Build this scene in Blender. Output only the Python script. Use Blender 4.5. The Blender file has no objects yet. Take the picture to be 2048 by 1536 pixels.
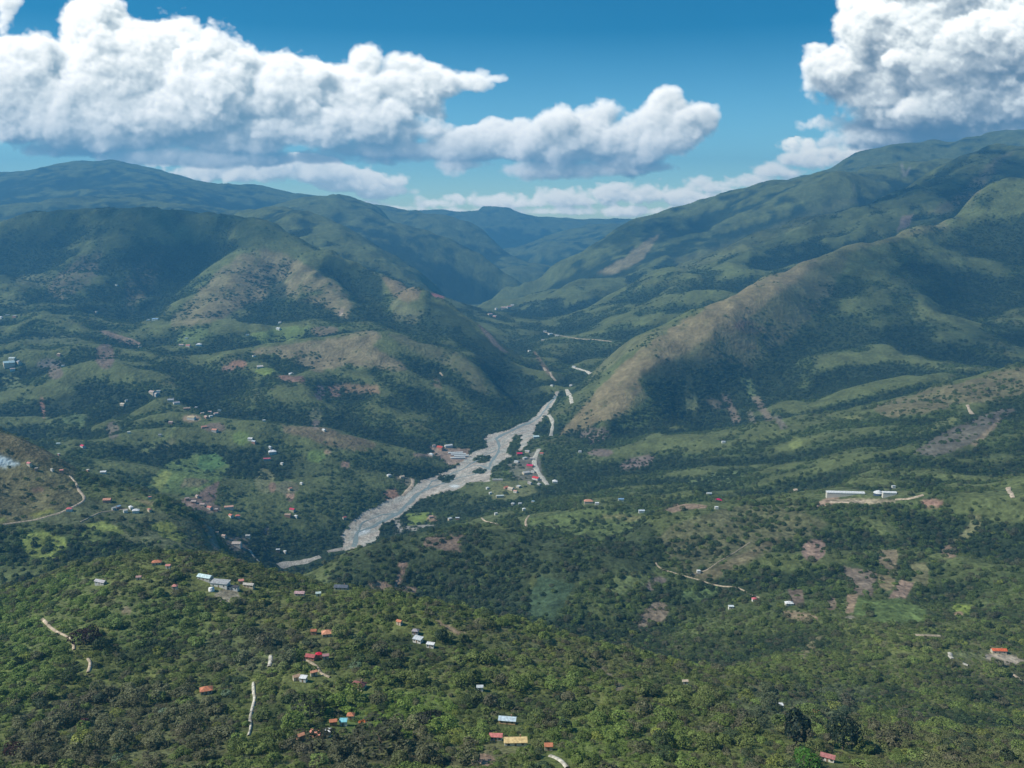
import bpy, math, numpy as np
from mathutils import Vector, Matrix

SC = bpy.context.scene
COL = SC.collection
# ---------------------------------------------------------------- camera, sky, sun, exposure
cam_data = bpy.data.cameras.new("camera")
cam_data.sensor_width = 36.0
cam_data.lens = 1774.0 / 2048 * 36.0
cam_data.clip_start = 1.0
cam_data.clip_end = 400000.0
cam = bpy.data.objects.new("camera", cam_data)
COL.objects.link(cam)
cam.location = (0, 0, 720.0)
cam.rotation_euler = (math.radians(90) - math.atan((768 - 430) / 1774.0), 0, 0)
SC.camera = cam

SUN_EL, SUN_AZ = 44.0, -100.0        # degrees; azimuth from straight ahead (+Y), positive to the right
world = bpy.data.worlds.new("World")
SC.world = world
world.use_nodes = True
wn = world.node_tree; wn.nodes.clear()
sky = wn.nodes.new("ShaderNodeTexSky"); sky.sky_type = 'NISHITA'; sky.sun_disc = False
sky.sun_elevation = math.radians(SUN_EL); sky.sun_rotation = math.radians(SUN_AZ)
sky.altitude = 1800; sky.air_density = 1.0; sky.dust_density = 1.2; sky.ozone_density = 3.0
hsv = wn.nodes.new("ShaderNodeHueSaturation"); hsv.inputs["Hue"].default_value = 0.5; hsv.inputs["Saturation"].default_value = 1.15
tin = wn.nodes.new("ShaderNodeVectorMath"); tin.operation = 'MULTIPLY'; 
geo = wn.nodes.new("ShaderNodeTexCoord"); sep = wn.nodes.new("ShaderNodeSeparateXYZ"); rng = wn.nodes.new("ShaderNodeMapRange")
rng.inputs[1].default_value = 0.0; rng.inputs[2].default_value = 0.19; cmx = wn.nodes.new("ShaderNodeMix"); cmx.data_type = 'RGBA'
cmx.inputs[6].default_value = (2.6, 3.1, 2.6, 1); cmx.inputs[7].default_value = (0.08, 0.98, 1.12, 1)       # clear deep blue overhead, pale low sky
wn.links.new(geo.outputs["Generated"], sep.inputs[0]); wn.links.new(sep.outputs[2], rng.inputs[0]); wn.links.new(rng.outputs[0], cmx.inputs[0])
wn.links.new(cmx.outputs[2], tin.inputs[1])
bg = wn.nodes.new("ShaderNodeBackground"); bg.inputs["Strength"].default_value = 0.072
wo = wn.nodes.new("ShaderNodeOutputWorld")
wn.links.new(sky.outputs[0], hsv.inputs["Color"]); wn.links.new(hsv.outputs[0], tin.inputs[0]); wn.links.new(tin.outputs[0], bg.inputs["Color"]); wn.links.new(bg.outputs[0], wo.inputs[0])

sun_data = bpy.data.lights.new("sun", 'SUN'); sun_data.energy = 5.0; sun_data.angle = math.radians(0.5)
sun_data.color = (1.0, 0.94, 0.83)
sun = bpy.data.objects.new("sun", sun_data); COL.objects.link(sun)
_e, _a = math.radians(SUN_EL), math.radians(SUN_AZ)
SUN_DIR = Vector((math.sin(_a) * math.cos(_e), math.cos(_a) * math.cos(_e), math.sin(_e)))
sun.rotation_euler = SUN_DIR.to_track_quat('Z', 'Y').to_euler()
sun.location = (-500, -200, 3000)

SC.view_settings.view_transform = 'Standard'
SC.view_settings.look = 'None'
SC.view_settings.exposure = 0.2
SC.view_settings.gamma = 1.0
SC.render.engine = 'CYCLES'
SC.cycles.use_denoising = True
SC.cycles.max_bounces = 5; SC.cycles.diffuse_bounces = 2; SC.cycles.glossy_bounces = 1
SC.cycles.transmission_bounces = 2; SC.cycles.volume_bounces = 1; SC.cycles.transparent_max_bounces = 24
SC.cycles.caustics_reflective = False; SC.cycles.caustics_refractive = False
# ---------------------------------------------------------------- terrain
F_PX, HZ, CAM_Z = 1774.0, 430.0, 720.0
PITCH = math.atan((768 - HZ) / F_PX)
CP, SP = math.cos(PITCH), math.sin(PITCH)

def pix_as(px, py):
    """pixel of a 2048 x 1536 view -> (X/Y, Z/Y) of the sight line"""
    xc = (np.asarray(px, float) - 1024) / F_PX
    yc = (768 - np.asarray(py, float)) / F_PX
    Y = CP + SP * yc
    return xc / Y, (-SP + CP * yc) / Y

def as_pix(a, s):
    d = CP - SP * s
    return 1024 + F_PX * a / d, 768 - F_PX * (SP + CP * s) / d

_rng = np.random.RandomState(7)
_PERM = _rng.permutation(256).astype(np.int32)
_PERM = np.concatenate([_PERM, _PERM])
_VAL = (_rng.rand(256) * 2 - 1).astype(np.float32)
_ANG = _rng.rand(256) * 2 * np.pi
_GX, _GY = np.cos(_ANG).astype(np.float32), np.sin(_ANG).astype(np.float32)

def noise2(x, y, seed=0):
    """gradient noise, about -0.7 .. 0.7"""
    x = x + seed * 37.17; y = y + seed * 11.31
    xi = np.floor(x); yi = np.floor(y)
    fx = (x - xi).astype(np.float32); fy = (y - yi).astype(np.float32)
    xi = xi.astype(np.int32) & 255; yi = yi.astype(np.int32) & 255
    x1 = (xi + 1) & 255; y1 = (yi + 1) & 255
    u = fx * fx * fx * (fx * (fx * 6 - 15) + 10); v = fy * fy * fy * (fy * (fy * 6 - 15) + 10)
    def g(ix, iy, dx, dy):
        h = _PERM[_PERM[ix] + iy]
        return _GX[h] * dx + _GY[h] * dy
    n0 = g(xi, yi, fx, fy) * (1 - u) + g(x1, yi, fx - 1, fy) * u
    n1 = g(xi, y1, fx, fy - 1) * (1 - u) + g(x1, y1, fx - 1, fy - 1) * u
    return n0 * (1 - v) + n1 * v

def fbm2(x, y, octaves=4, seed=0, gain=0.5, lac=2.03):
    t = 0; a = 1.0
    for o in range(octaves):
        t = t + a * noise2(x, y, seed + o * 3)
        x = x * lac; y = y * lac; a *= gain
    return t

def ridged2(x, y, octaves=4, seed=0, gain=0.5, lac=2.03):
    t = 0; a = 1.0; w = 1.0
    for o in range(octaves):
        v = noise2(x, y, seed + o * 3) * 2.2; n = 1 - np.sqrt(v * v + 0.006)
        n = np.clip(n, 0, 1); n = n * n * (3 - 2 * n) * w
        t = t + a * n; w = np.clip(n * 1.5, 0.15, 1)
        x = x * lac; y = y * lac; a *= gain
    return t

# Lines of the land, each a list of (px, py, metres ahead). A number in front is how far (m) the
# ground falls just behind the line (a skyline ridge); None = plain surface points.
LINES = [
 # near hill: foot of the frame to its crest
 (None, [(-500,1536,420),(0,1536,400),(400,1536,395),(1000,1536,395),(1500,1536,400),(2048,1536,430),(2500,1536,460)]),
 (None, [(-400,1350,600),(0,1380,540),(500,1350,560),(1000,1400,535),(1400,1430,520),(1800,1460,560),(2300,1460,600)]),
 (None, [(0,1270,660),(400,1240,660),(700,1260,640),(1000,1310,620)]),
 (95, [(-500,1260,860),(0,1185,880),(150,1130,880),(300,1107,870),(430,1112,850),(540,1143,820),(650,1172,800),(800,1190,770),(900,1213,760),(1030,1242,750),(1150,1275,735),(1250,1300,725),(1400,1332,715)]),
 (22, [(1530,1352,715),(1650,1395,700)]),
 (None, [(1900,1400,740),(2048,1380,790),(2500,1380,800)]),
 # gully behind it and wooded hill beyond
 (None, [(1250,1290,1010),(1350,1232,1090),(1400,1150,1220),(1450,1100,1300),(1500,1330,850),(1500,1220,1060),(1600,1250,1000)]),
 (None, [(850,1180,1200),(950,1195,1180),(1050,1205,1140),(900,1120,1265),(1000,1130,1250),(1150,1150,1200),(1150,1230,1080)]),
 (75, [(600,1152,1200),(640,1135,1230),(690,1106,1290),(760,1085,1330),(860,1062,1380),(940,1054,1400)]),
 (26, [(1024,1055,1400),(1109,1075,1390),(1223,1089,1380),(1270,1058,1420)]),
 (None, [(1308,1028,1480),(1150,1050,1580),(1240,1040,1570)]),
 (14, [(960,1052,1700),(1060,1030,1720),(1200,1008,1680),(1320,1012,1640),(1430,1008,1600),(1540,1000,1560),(1650,985,1530),(1750,984,1500),(1850,985,1490),(1950,970,1500),(2048,958,1510),(2500,950,1550)]),
 (None, [(1750,1100,1250),(1750,1200,1050),(1750,1300,880),(2048,1250,950),(2048,1100,1220),(2048,1320,860),(1600,1100,1280),(1900,1180,1090),(2400,1200,1000)]),
 # long slope on the right
 (None, [(1900,850,2020),(1700,900,2020),(1500,930,2150),(1300,950,2240),(1150,955,2330),(1700,940,1840),(1900,930,1760),(2048,860,1900),(1400,980,1950),(1200,985,2050),(2500,830,1900)]),
 (34, [(2500,640,2450),(2048,730,2400),(1900,765,2420),(1750,808,2450),(1600,840,2520),(1450,858,2600)]),
 (16, [(1300,870,2640),(1180,888,2650)]),
 # river plain, from the near bend up the gorge
 (None, [(560,1140,1735),(640,1118,1790),(700,1090,1865),(760,1050,1990),(820,1010,2130),(880,965,2310),(940,930,2470),(1000,890,2660),(1040,860,2820),(1080,830,3000),(1105,800,3190),(1115,770,3380),(1110,745,3560)]),
 (None, [(1010,1000,2110),(900,1030,2010),(1000,960,2280),(1070,940,2400),(850,1045,1990),(1080,985,2180),(960,1030,2010),(920,915,2540),(860,945,2400),(900,985,2200)]),
 (None, [(1085,700,4150),(1040,660,4800),(990,625,5600),(975,600,6300),(1010,575,7200),(1040,552,8800),(1060,535,9200)]),
 # grassy hill on the left edge with the bright roofs
 (None, [(0,1130,1130),(100,1115,1160),(300,1097,1190),(50,1060,1230),(250,1055,1270),(400,1095,1260),(-400,1150,1100)]),
 (40, [(-500,800,1600),(0,862,1520),(60,885,1510),(100,905,1500),(170,945,1490),(220,965,1480),(300,985,1470),(380,1022,1440),(430,1062,1400),(450,1100,1370)]),
 (None, [(100,980,1360),(0,960,1370),(200,1010,1350),(0,1010,1290),(320,1050,1310)]),
 # side valley on the left
 (None, [(0,905,2060),(100,925,2000),(250,965,1930),(420,1000,1900),(470,1060,1800),(520,1110,1750),(-400,860,2200)]),
 (None, [(300,900,2250),(150,850,2480),(0,800,2780),(560,950,2180),(640,1030,1960),(480,930,2220),(420,880,2330),(700,1000,2060),(760,960,2230),(-400,740,2900)]),
 (18, [(330,800,2640),(420,832,2560),(490,842,2520),(560,848,2480),(640,858,2470),(700,872,2460),(780,892,2450),(840,912,2430)]),
 (None, [(600,880,2380),(720,920,2330),(800,935,2350)]),
 (None, [(200,720,3020),(100,750,2950),(0,700,3300),(0,640,3850),(400,765,2980),(300,705,3250),(500,755,3000),(120,640,3800),(-400,620,3800),(640,800,2780),(740,820,2760),(840,850,2680),(560,800,2750),(240,800,2750),(130,790,2800)]),
 (None, [(940,880,2690),(900,860,2740),(850,800,2960)]),
 (20, [(440,705,3290),(520,690,3350),(620,677,3400),(690,668,3420),(745,662,3420),(790,668,3410),(834,683,3390),(919,705,3320),(965,742,3240),(1010,790,3180),(1040,826,3080)]),
 (None, [(807,728,3170),(878,777,3030),(938,814,2930),(977,855,2810),(700,700,3250),(650,740,3080),(740,760,3000),(580,730,3130)]),
 (None, [(860,745,3190),(930,780,3090),(985,825,2960)]),
 # the dark dome and its spurs
 (None, [(0,600,4100),(300,650,3800),(500,650,3720),(700,645,3680),(180,650,3800),(400,670,3600),(600,650,3700),(-400,560,4100),(0,550,4350)]),
 (170, [(-500,520,5200),(-200,480,5250),(0,444,5250),(60,425,5250),(160,418,5250),(300,415,5200),(420,424,5100),(520,438,5000),(560,452,4900),(600,476,4800),(640,500,4700),(700,520,4560),(760,548,4420),(830,575,4270),(900,607,4120),(960,650,3950)]),
 (60, [(985,670,3870),(1010,692,3800)]),
 (12, [(1060,736,3620),(1085,757,3520),(1104,774,3420)]),
 (None, [(1050,800,3260),(1085,795,3260),(1020,770,3450)]),
 (None, [(540,485,4653),(500,510,4534),(450,545,4386),(380,592,4188),(310,640,3920),(245,682,3614)]),
 (None, [(420,500,4959),(370,540,4807),(320,590,4534),(265,640,4099)]),
 (None, [(280,450,5000),(220,490,4802),(150,545,4554),(90,590,4257)]),
 (None, [(130,470,5111),(70,520,4858),(20,560,4655)]),
 (None, [(600,530,4386),(660,560,4208),(710,610,3980),(730,645,3742)]),
 (None, [(560,560,4433),(530,610,4109),(500,640,3896)]),
 (None, [(690,560,4433),(740,600,4250),(770,650,3896),(820,670,3663)]),
 (None, [(800,590,4108),(850,640,3881),(900,680,3643),(960,715,3465)]),
 (None, [(1000,730,3580),(1040,780,3360),(1060,820,3140)]),
 # far left ranges
 (500, [(-600,380,12500),(-200,360,12500),(0,350,12500),(60,340,12500),(120,326,12500),(190,320,12500),(240,325,12500),(300,335,12400),(380,355,12300),(440,374,12200),(480,372,12100),(512,367,12000),(560,380,11900),(600,388,11800)]),
 (None, [(0,440,7500),(150,440,7500),(300,440,7500),(450,450,7000),(-400,480,7500),(200,380,9600),(0,400,9600),(400,400,9500)]),
 (300, [(560,405,9300),(640,389,9200),(680,390,9100),(714,399,9000),(765,423,8800),(810,450,8600),(871,467,8400),(919,488,8300),(970,515,8000),(1022,553,7700)]),
 (130, [(500,418,7200),(560,412,7100),(620,424,6900),(680,450,6700),(748,485,6500),(817,530,6300),(880,578,6100),(925,612,5900)]),
 (None, [(650,490,5900),(740,530,5700),(820,580,5300),(880,610,5100),(940,650,4700),(620,470,6100)]),
 (350, [(700,400,11200),(780,414,11100),(830,419,11000),(870,428,10800),(919,440,10700),(970,464,10400),(1005,498,10200),(1049,522,9900)]),
 (400, [(780,420,15500),(865,420,15500),(885,418,15500),(947,423,15500),(962,415,15500),(985,413,15500),(1015,415,15500),(1042,426,15500),(1090,433,15500),(1176,438,15500),(1261,438,15500),(1400,430,15500),(2200,420,15500),(2800,420,15500),(300,400,15500),(-600,400,15500)]),
 (300, [(1100,470,12800),(1140,458,12800),(1200,448,12800),(1300,450,12800)]),
 (None, [(1080,505,10800),(1130,490,11000)]),
 # right: back top, then the three ridges forward
 (400, [(1600,352,9700),(1642,342,9700),(1707,308,9800),(1750,297,9800),(1793,288,9800),(1861,279,9800),(1909,284,9800),(1981,264,9800),(2048,260,9800),(2500,230,9800)]),
 (230, [(1010,592,6900),(1050,566,7100),(1100,537,7300),(1180,490,7600),(1250,447,7800),(1348,414,8000),(1430,392,8100),(1512,370,8100),(1580,357,8000),(1639,346,7900),(1730,335,7900),(1827,322,7900),(1900,318,7900)]),
 (None, [(1250,500,6900),(1380,480,6700),(1180,560,6200),(1450,440,7000),(1300,470,7200),(1100,600,5800),(1040,630,5400),(1320,520,6300)]),
 (None, [(1700,360,7000),(1560,400,7000)]),
 (170, [(1200,600,5250),(1348,522,5700),(1420,498,5800),(1485,479,5900),(1587,437,6100),(1656,407,6300),(1707,386,6400),(1782,373,6500),(1827,362,6500),(1880,335,6600),(1929,308,6700),(1988,288,6800),(2048,292,6800),(2500,250,6900)]),
 (None, [(1180,650,4700),(1100,680,4400),(1120,720,3900),(1170,720,3850),(1300,600,4800),(1500,540,4900),(1650,480,5200),(1800,430,5300),(1400,580,4500)]),
 (12, [(1128,792,3270),(1180,748,3440)]),
 (50, [(1227,705,3550)]),
 (110, [(1290,664,3680),(1348,640,3750),(1399,619,3820),(1478,578,3930),(1553,547,4030),(1628,517,4130),(1707,488,4260),(1752,483,4320),(1803,462,4400),(1860,450,4480),(1895,440,4560),(1940,398,4700),(1981,368,4820),(2048,360,4950),(2500,300,5300)]),
 (None, [(1560,585,3601),(1480,645,3369),(1400,690,3223),(1310,740,3078),(1265,800,2904),(1200,845,2768),(1130,872,2701)]),
 (None, [(1250,560,6050),(1320,535,5950),(1420,510,6250)]),
 (None, [(1300,505,6650),(1262,540,6350),(1215,575,5850)]),
 (None, [(1430,450,7150),(1380,500,6500)]),
 (None, [(1140,740,3900),(1150,770,3500),(1135,765,3550)]),
 (None, [(1350,820,2987),(1450,760,3152),(1550,700,3348),(1640,620,3667)]),
 (None, [(1750,620,3600),(1850,520,4120),(1950,450,4480),(1900,620,3680),(2048,560,4000),(2048,680,3350),(1850,720,3150),(1700,780,2900),(1550,810,2850),(1980,700,3200),(2500,600,3600)]),
]

def build_controls():
    P = []
    for drop, pts in LINES:
        pts = sorted(pts, key=lambda p: p[0]) if drop is not None and pts[0][0] > pts[-1][0] else pts
        seq = []
        for k, (x, y, d) in enumerate(pts):
            seq.append((x, y, d))
            if drop is not None and k + 1 < len(pts):
                x2, y2, d2 = pts[k + 1]
                n = int(max(abs(x2 - x), abs(y2 - y)) // 70)
                for j in range(1, n + 1):
                    t = j / (n + 1.0)
                    seq.append((x + (x2 - x) * t, y + (y2 - y) * t, d * (d2 / d) ** t))
        for x, y, d in seq:
            a, s = pix_as(x, y)
            P.append((a, math.log(d), s, s if drop is not None and drop > 50 else 9.0))
            if drop is not None:
                k = 1 + max(0.045, 1.7 * drop / d)
                z = s * d - drop
                P.append((a * 1.0, math.log(d * k), z / (d * k), 9.0))
    for a in np.linspace(-1.0, 1.0, 7):                    # under and beyond the frame
        P.append((a, math.log(150.0), -1.0, 9.0))
        P.append((a, math.log(270.0), -0.82, 9.0))
        P.append((a, math.log(19500.0), -0.03, 9.0))
    P = np.array(P)
    keep = []
    for i in range(len(P)):
        if all(abs(P[i, 0] - P[j, 0]) + abs(P[i, 1] - P[j, 1]) > 0.008 for j in keep):
            keep.append(i)
    P = P[keep]
    Y = np.exp(P[:, 1])
    m = (Y > 300) & (Y < 19000)
    P[m, 2] -= (relief(P[:, 0] * Y, Y)[0] / Y)[m]          # the relief is added later: keep these points exact
    return P

def tps_fit(P, lam=2e-5):
    n = len(P)
    d2 = (P[:, None, 0] - P[None, :, 0]) ** 2 + (P[:, None, 1] - P[None, :, 1]) ** 2
    K = 0.5 * d2 * np.log(d2 + 1e-12)
    K[np.arange(n), np.arange(n)] += lam
    A = np.zeros((n + 3, n + 3)); A[:n, :n] = K
    A[:n, n] = 1; A[:n, n + 1] = P[:, 0]; A[:n, n + 2] = P[:, 1]; A[n:, :n] = A[:n, n:].T
    b = np.zeros(n + 3); b[:n] = P[:, 2]
    return np.linalg.solve(A, b)

def tps_eval(P, w, a, q):
    out = np.empty(a.shape)
    n = len(P)
    af, qf, of = a.ravel(), q.ravel(), out.reshape(-1)
    for i in range(0, af.size, 20000):
        d2 = (af[i:i + 20000, None] - P[None, :, 0]) ** 2 + (qf[i:i + 20000, None] - P[None, :, 1]) ** 2
        of[i:i + 20000] = (0.5 * d2 * np.log(d2 + 1e-12)) @ w[:n] + w[n] + w[n + 1] * af[i:i + 20000] + w[n + 2] * qf[i:i + 20000]
    return out

A0, A1, Q0, Q1 = -0.86, 0.86, math.log(190.0), math.log(17400.0)

def upsample(G, na, nq):
    """bicubic (Catmull-Rom) resampling of a coarse grid, axis by axis"""
    for ax, n in ((0, na), (1, nq)):
        m = G.shape[ax]
        t = np.linspace(0, m - 1, n); i = np.clip(np.floor(t).astype(int), 0, m - 2); f = t - i
        sh = [1, 1]; sh[ax] = n; f = f.reshape(sh)
        p0 = np.take(G, np.clip(i - 1, 0, m - 1), ax); p1 = np.take(G, i, ax)
        p2 = np.take(G, i + 1, ax); p3 = np.take(G, np.clip(i + 2, 0, m - 1), ax)
        G = p1 + 0.5 * f * (p2 - p0 + f * (2 * p0 - 5 * p1 + 4 * p2 - p3 + f * (3 * (p1 - p2) + p3 - p0)))
    return G

def line_world(pts):
    """(px, py, dist) -> X, Y"""
    o = []
    for x, y, d in pts:
        a, s = pix_as(x, y)
        o.append((a * d, d))
    return np.array(o)

def dist_to_line(X, Y, L):
    best = np.full(X.shape, 1e9)
    for (x0, y0), (x1, y1) in zip(L[:-1], L[1:]):
        dx, dy = x1 - x0, y1 - y0
        t = np.clip(((X - x0) * dx + (Y - y0) * dy) / (dx * dx + dy * dy), 0, 1)
        best = np.minimum(best, np.hypot(X - x0 - t * dx, Y - y0 - t * dy))
    return best

RIVER = [(520,1150,1710),(560,1140,1735),(640,1118,1790),(700,1090,1865),(760,1050,1990),(820,1010,2130),(880,965,2310),(940,930,2470),(1000,890,2660),(1040,860,2820),(1080,830,3000),(1105,800,3190),(1115,770,3380),(1108,750,3520),(1085,700,4150),(1040,660,4800),(990,625,5600),(975,600,6300)]

def relief(X, Y):
    """folds, gullies and spurs in the ground itself (metres), calm near the river plain"""
    dr = dist_to_line(X, Y, line_world(RIVER))
    calm = np.clip((dr - 120) / 420, 0, 1)
    calm = calm * calm * (3 - 2 * calm)
    far = np.clip((Y - 2400) / 3000, 0, 1)
    mid = np.clip((Y - 950) / 350, 0, 1)
    wx = X + 160 * fbm2(X / 700, Y / 700, 2, 41); wy = Y + 160 * fbm2(X / 700, Y / 700, 2, 53)
    R = ridged2(wx / 1100, wy / 1100, 4, 5, 0.42) - 0.6
    R2 = ridged2(wx / 420, wy / 420, 3, 17, 0.42) - 0.6
    D = R * (4 + 16 * mid * (1 - far) + 46 * far * (0.5 + 0.5 * np.clip((Y - 4500) / 3000, 0, 1)) * np.clip(1.9 - Y / 9000, 0.45, 1))
    D = D + R2 * (9 + 17 * mid + 2 * far) * np.clip(1.6 - Y / 7000, 0.3, 1) * (0.35 + 0.65 * calm)
    D = D + fbm2(X / 110, Y / 110, 4, 23) * (5.0 + 2 * far) * (0.3 + 0.7 * calm)
    return D * calm * np.clip((Y - 250) / 300, 0.3, 1), R + 0.5 * R2

def terrain(NA, NQ):
    P = build_controls()
    w = tps_fit(P)
    crest = np.where(P[:, 3] < 5)[0]                       # let the ridges top out where they are seen
    for it in range(4):
        o = np.linspace(-0.09, 0.09, 19)[None, :]
        qq = P[crest, 1][:, None] + o; aa = P[crest, 0][:, None] + 0 * o; YY = np.exp(qq)
        top = (tps_eval(P, w, aa, qq) + relief(aa * YY, YY)[0] / YY).max(1)
        P[crest, 2] -= np.clip(top - P[crest, 3], -0.02, 0.02)
        w = tps_fit(P)
    ga = np.linspace(A0, A1, 240)[:, None]; gq = np.linspace(Q0, Q1, 420)[None, :]
    G = tps_eval(P, w, ga + 0 * gq, gq + 0 * ga)
    S = upsample(G, NA, NQ)
    a = np.linspace(A0, A1, NA)[:, None]; q = np.linspace(Q0, Q1, NQ)[None, :]
    Y = np.exp(q) + 0 * a; X = a * Y
    Z = CAM_Z + S * Y
    D, R = relief(X, Y)
    Z = Z + D
    return a, q, X, Y, Z, R
# ---------------------------------------------------------------- clouds: a small light-marched volume
CX0, CX1, CY0, CY1, CSTEP = -420.0, 2460.0, -330.0, 466.0, 2.3

def _lattice(rs, shape, scale, origin_scale=1.0):
    """smooth random field on shape (nx, ny, nz) with cells of the given size (in grid steps)"""
    out = None
    dims = [int(math.ceil(n / s)) + 4 for n, s in zip(shape, scale)]
    G = rs.rand(*dims).astype(np.float32) * 2 - 1
    for ax in range(3):
        n = shape[ax]; t = np.arange(n) / scale[ax] + 1.0
        i = np.floor(t).astype(int); f = (t - i).astype(np.float32)
        M = np.zeros((n, dims[ax]), np.float32); r = np.arange(n)
        M[r, i - 1] += (1 - f) ** 3 / 6; M[r, i] += (3 * f ** 3 - 6 * f ** 2 + 4) / 6
        M[r, i + 1] += (-3 * f ** 3 + 3 * f ** 2 + 3 * f + 1) / 6; M[r, i + 2] += f ** 3 / 6
        G = np.moveaxis(np.tensordot(M, G, axes=(1, ax)), 0, ax)
    return G

def cloud_volume(blobs, y0, y1, seed, cell, amp, zstep, nz, dens, sun, fine=1.0, bias=0.0, absorb=0.55, soft=5.0):
    nx = int((CX1 - CX0) / CSTEP); ny = int((y1 - y0) / CSTEP)
    xs = (CX0 + np.arange(nx) * CSTEP).astype(np.float32)[:, None, None]
    ys = (y0 + np.arange(ny) * CSTEP).astype(np.float32)[None, :, None]
    zs = ((np.arange(nz) - nz / 2 + 0.5) * zstep).astype(np.float32)[None, None, :]
    rs = np.random.RandomState(seed)
    F = np.full((nx, ny, nz), -1.0, np.float32)
    for bx, by, rx, ry, bz, base in blobs:
        i0, i1 = np.clip([int((bx - rx * 2.2 - CX0) / CSTEP), int((bx + rx * 2.2 - CX0) / CSTEP)], 0, nx)
        j0, j1 = np.clip([int((by - ry * 2.2 - y0) / CSTEP), int((by + ry * 2.2 - y0) / CSTEP)], 0, ny)
        if i1 <= i0 or j1 <= j0: continue
        rz = min(rx, ry, 125) * 0.95
        yy = (ys[:, j0:j1] - by)
        ryy = np.where(yy > 0, ry * base, ry)            # flatter underside
        d = 1 - np.sqrt(((xs[i0:i1] - bx) / rx) ** 2 + (yy / ryy) ** 2 + ((zs - bz) / rz) ** 2)
        d = d * (min(rx, ry) / 60.0) ** 0.5
        v = F[i0:i1, j0:j1]
        F[i0:i1, j0:j1] = np.maximum(v, d)
    N = np.zeros_like(F); a = 1.0; c = cell
    for o in range(6):
        if c / CSTEP < 1.3: break
        n = _lattice(rs, F.shape, (c / CSTEP, c / CSTEP * 0.85, max(c / zstep, 1.0)))
        N += a * (0.62 * (np.abs(n) * 2.6 - 0.62) + 0.7 * n) if o < 4 else a * n * 1.5
        a *= 0.57 * fine; c *= 0.5
    D = np.where(F > -0.55, F + amp * N + bias, -1)
    del N
    D = np.clip(D * soft, 0, 1) ** 1.2 * dens
    # light marched down from the sun, row by row
    sx, sz = sun                                           # steps in x / z (grid) for one row down
    L = np.ones((nx, nz), np.float32); LL = np.empty_like(D)
    ds = math.sqrt(1 + sx * sx + (sz * zstep / CSTEP) ** 2)
    kx = int(math.floor(sx)); fx = sx - kx
    for j in range(ny):
        LL[:, j] = L
        L = L * np.exp(-D[:, j] * ds * absorb)
        L = np.roll(L, kx, 0) * (1 - fx) + np.roll(L, kx + 1, 0) * fx
        s = abs(sz); M = np.roll(L, int(np.sign(sz)), 1)
        M[:, 0 if sz > 0 else -1] = 1.0
        L = L * (1 - s) + M * s
        L = 1 - (1 - L) * 0.994
    T = np.ones((nx, ny), np.float32); Sn = np.zeros_like(T); Am = np.zeros_like(T)
    for k in range(nz):                                    # zs small = near the viewer
        al = 1 - np.exp(-D[:, :, k] * zstep / CSTEP * 0.9)
        l = LL[:, :, k]
        Sn += T * al * (0.72 * l + 0.28 * np.sqrt(np.sqrt(l)))
        T *= 1 - al
    al = 1 - T
    up = np.clip(Sn / np.maximum(al, 1e-3), 0, 1)
    return xs[:, 0, 0], ys[0, :, 0], up, al

BIG = [ # x, y, rx, ry, z, flatness of the underside
 (-330,200,260,150,0,.7),(-160,150,150,110,20,.8),
 (20,190,150,120,0,.8),(60,120,90,60,-30,.8),(175,60,60,60,-20,1),(215,50,55,55,10,1),(230,150,150,130,0,.9),(120,230,180,90,-20,.7),
 (330,120,120,95,20,.9),(400,190,170,130,0,.8),(300,230,230,80,-40,.7),(470,150,110,70,10,.9),(560,190,130,95,-10,.9),
 (600,150,90,50,30,1),(560,260,200,60,-30,.7),(680,200,110,85,10,.9),(730,125,45,40,0,1),(720,240,130,75,-20,.8),
 (800,190,95,75,20,.9),(800,130,60,28,0,1),(870,165,80,45,10,.8),(940,165,60,32,10,.7),(985,160,30,14,0,.7),(830,260,60,20,0,.6),
 (640,318,170,26,0,.6),(380,318,200,30,-30,.6),(150,300,130,30,0,.6),(250,270,160,60,-20,.6),(480,280,160,60,-20,.6),(720,300,120,40,0,.6),(30,250,120,60,0,.7),(790,250,80,50,0,.7),
 (10,30,22,50,0,1),
 # middle cloud
 (960,300,95,42,10,.7),(1040,285,85,60,0,.8),(1130,280,110,72,-10,.85),(1190,240,65,45,10,1),(1240,295,120,72,0,.8),(1330,215,46,40,0,1),(1330,260,80,60,0,.9),
 (1345,280,75,60,-10,.7),(1395,245,52,42,10,1),(1415,228,40,26,0,1),(1130,342,190,30,-20,.6),(1300,335,80,22,0,.6),(940,330,60,18,0,.6),
 
 ]
RIGHT = [
 (1700,150,90,75,0,.9),(1650,150,62,50,-10,1),(1760,70,100,90,0,1),(1730,10,60,60,10,1),(1860,90,140,140,-10,.9),(1900,-20,170,110,0,1),(1990,60,140,140,0,.9),
 (1800,190,150,55,-20,.8),(1950,180,160,60,-40,.8),(2150,100,200,180,0,.8),(2350,60,200,180,0,.8),(1640,100,30,20,0,1),
 (1730,260,90,34,10,.7),(1880,262,180,36,10,.6),(1960,215,160,70,-60,.6),(1800,235,120,50,-20,.6),(1750,290,100,28,20,.7),(1880,275,200,50,0,.7),(2040,250,180,60,-40,.7),(1760,275,110,40,-10,.7),(2200,250,160,60,-20,.7),(2040,245,140,40,0,.6),(1930,225,120,45,-70,.7),(2030,215,120,50,-80,.7),(2250,260,150,30,0,.6),
]
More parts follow.
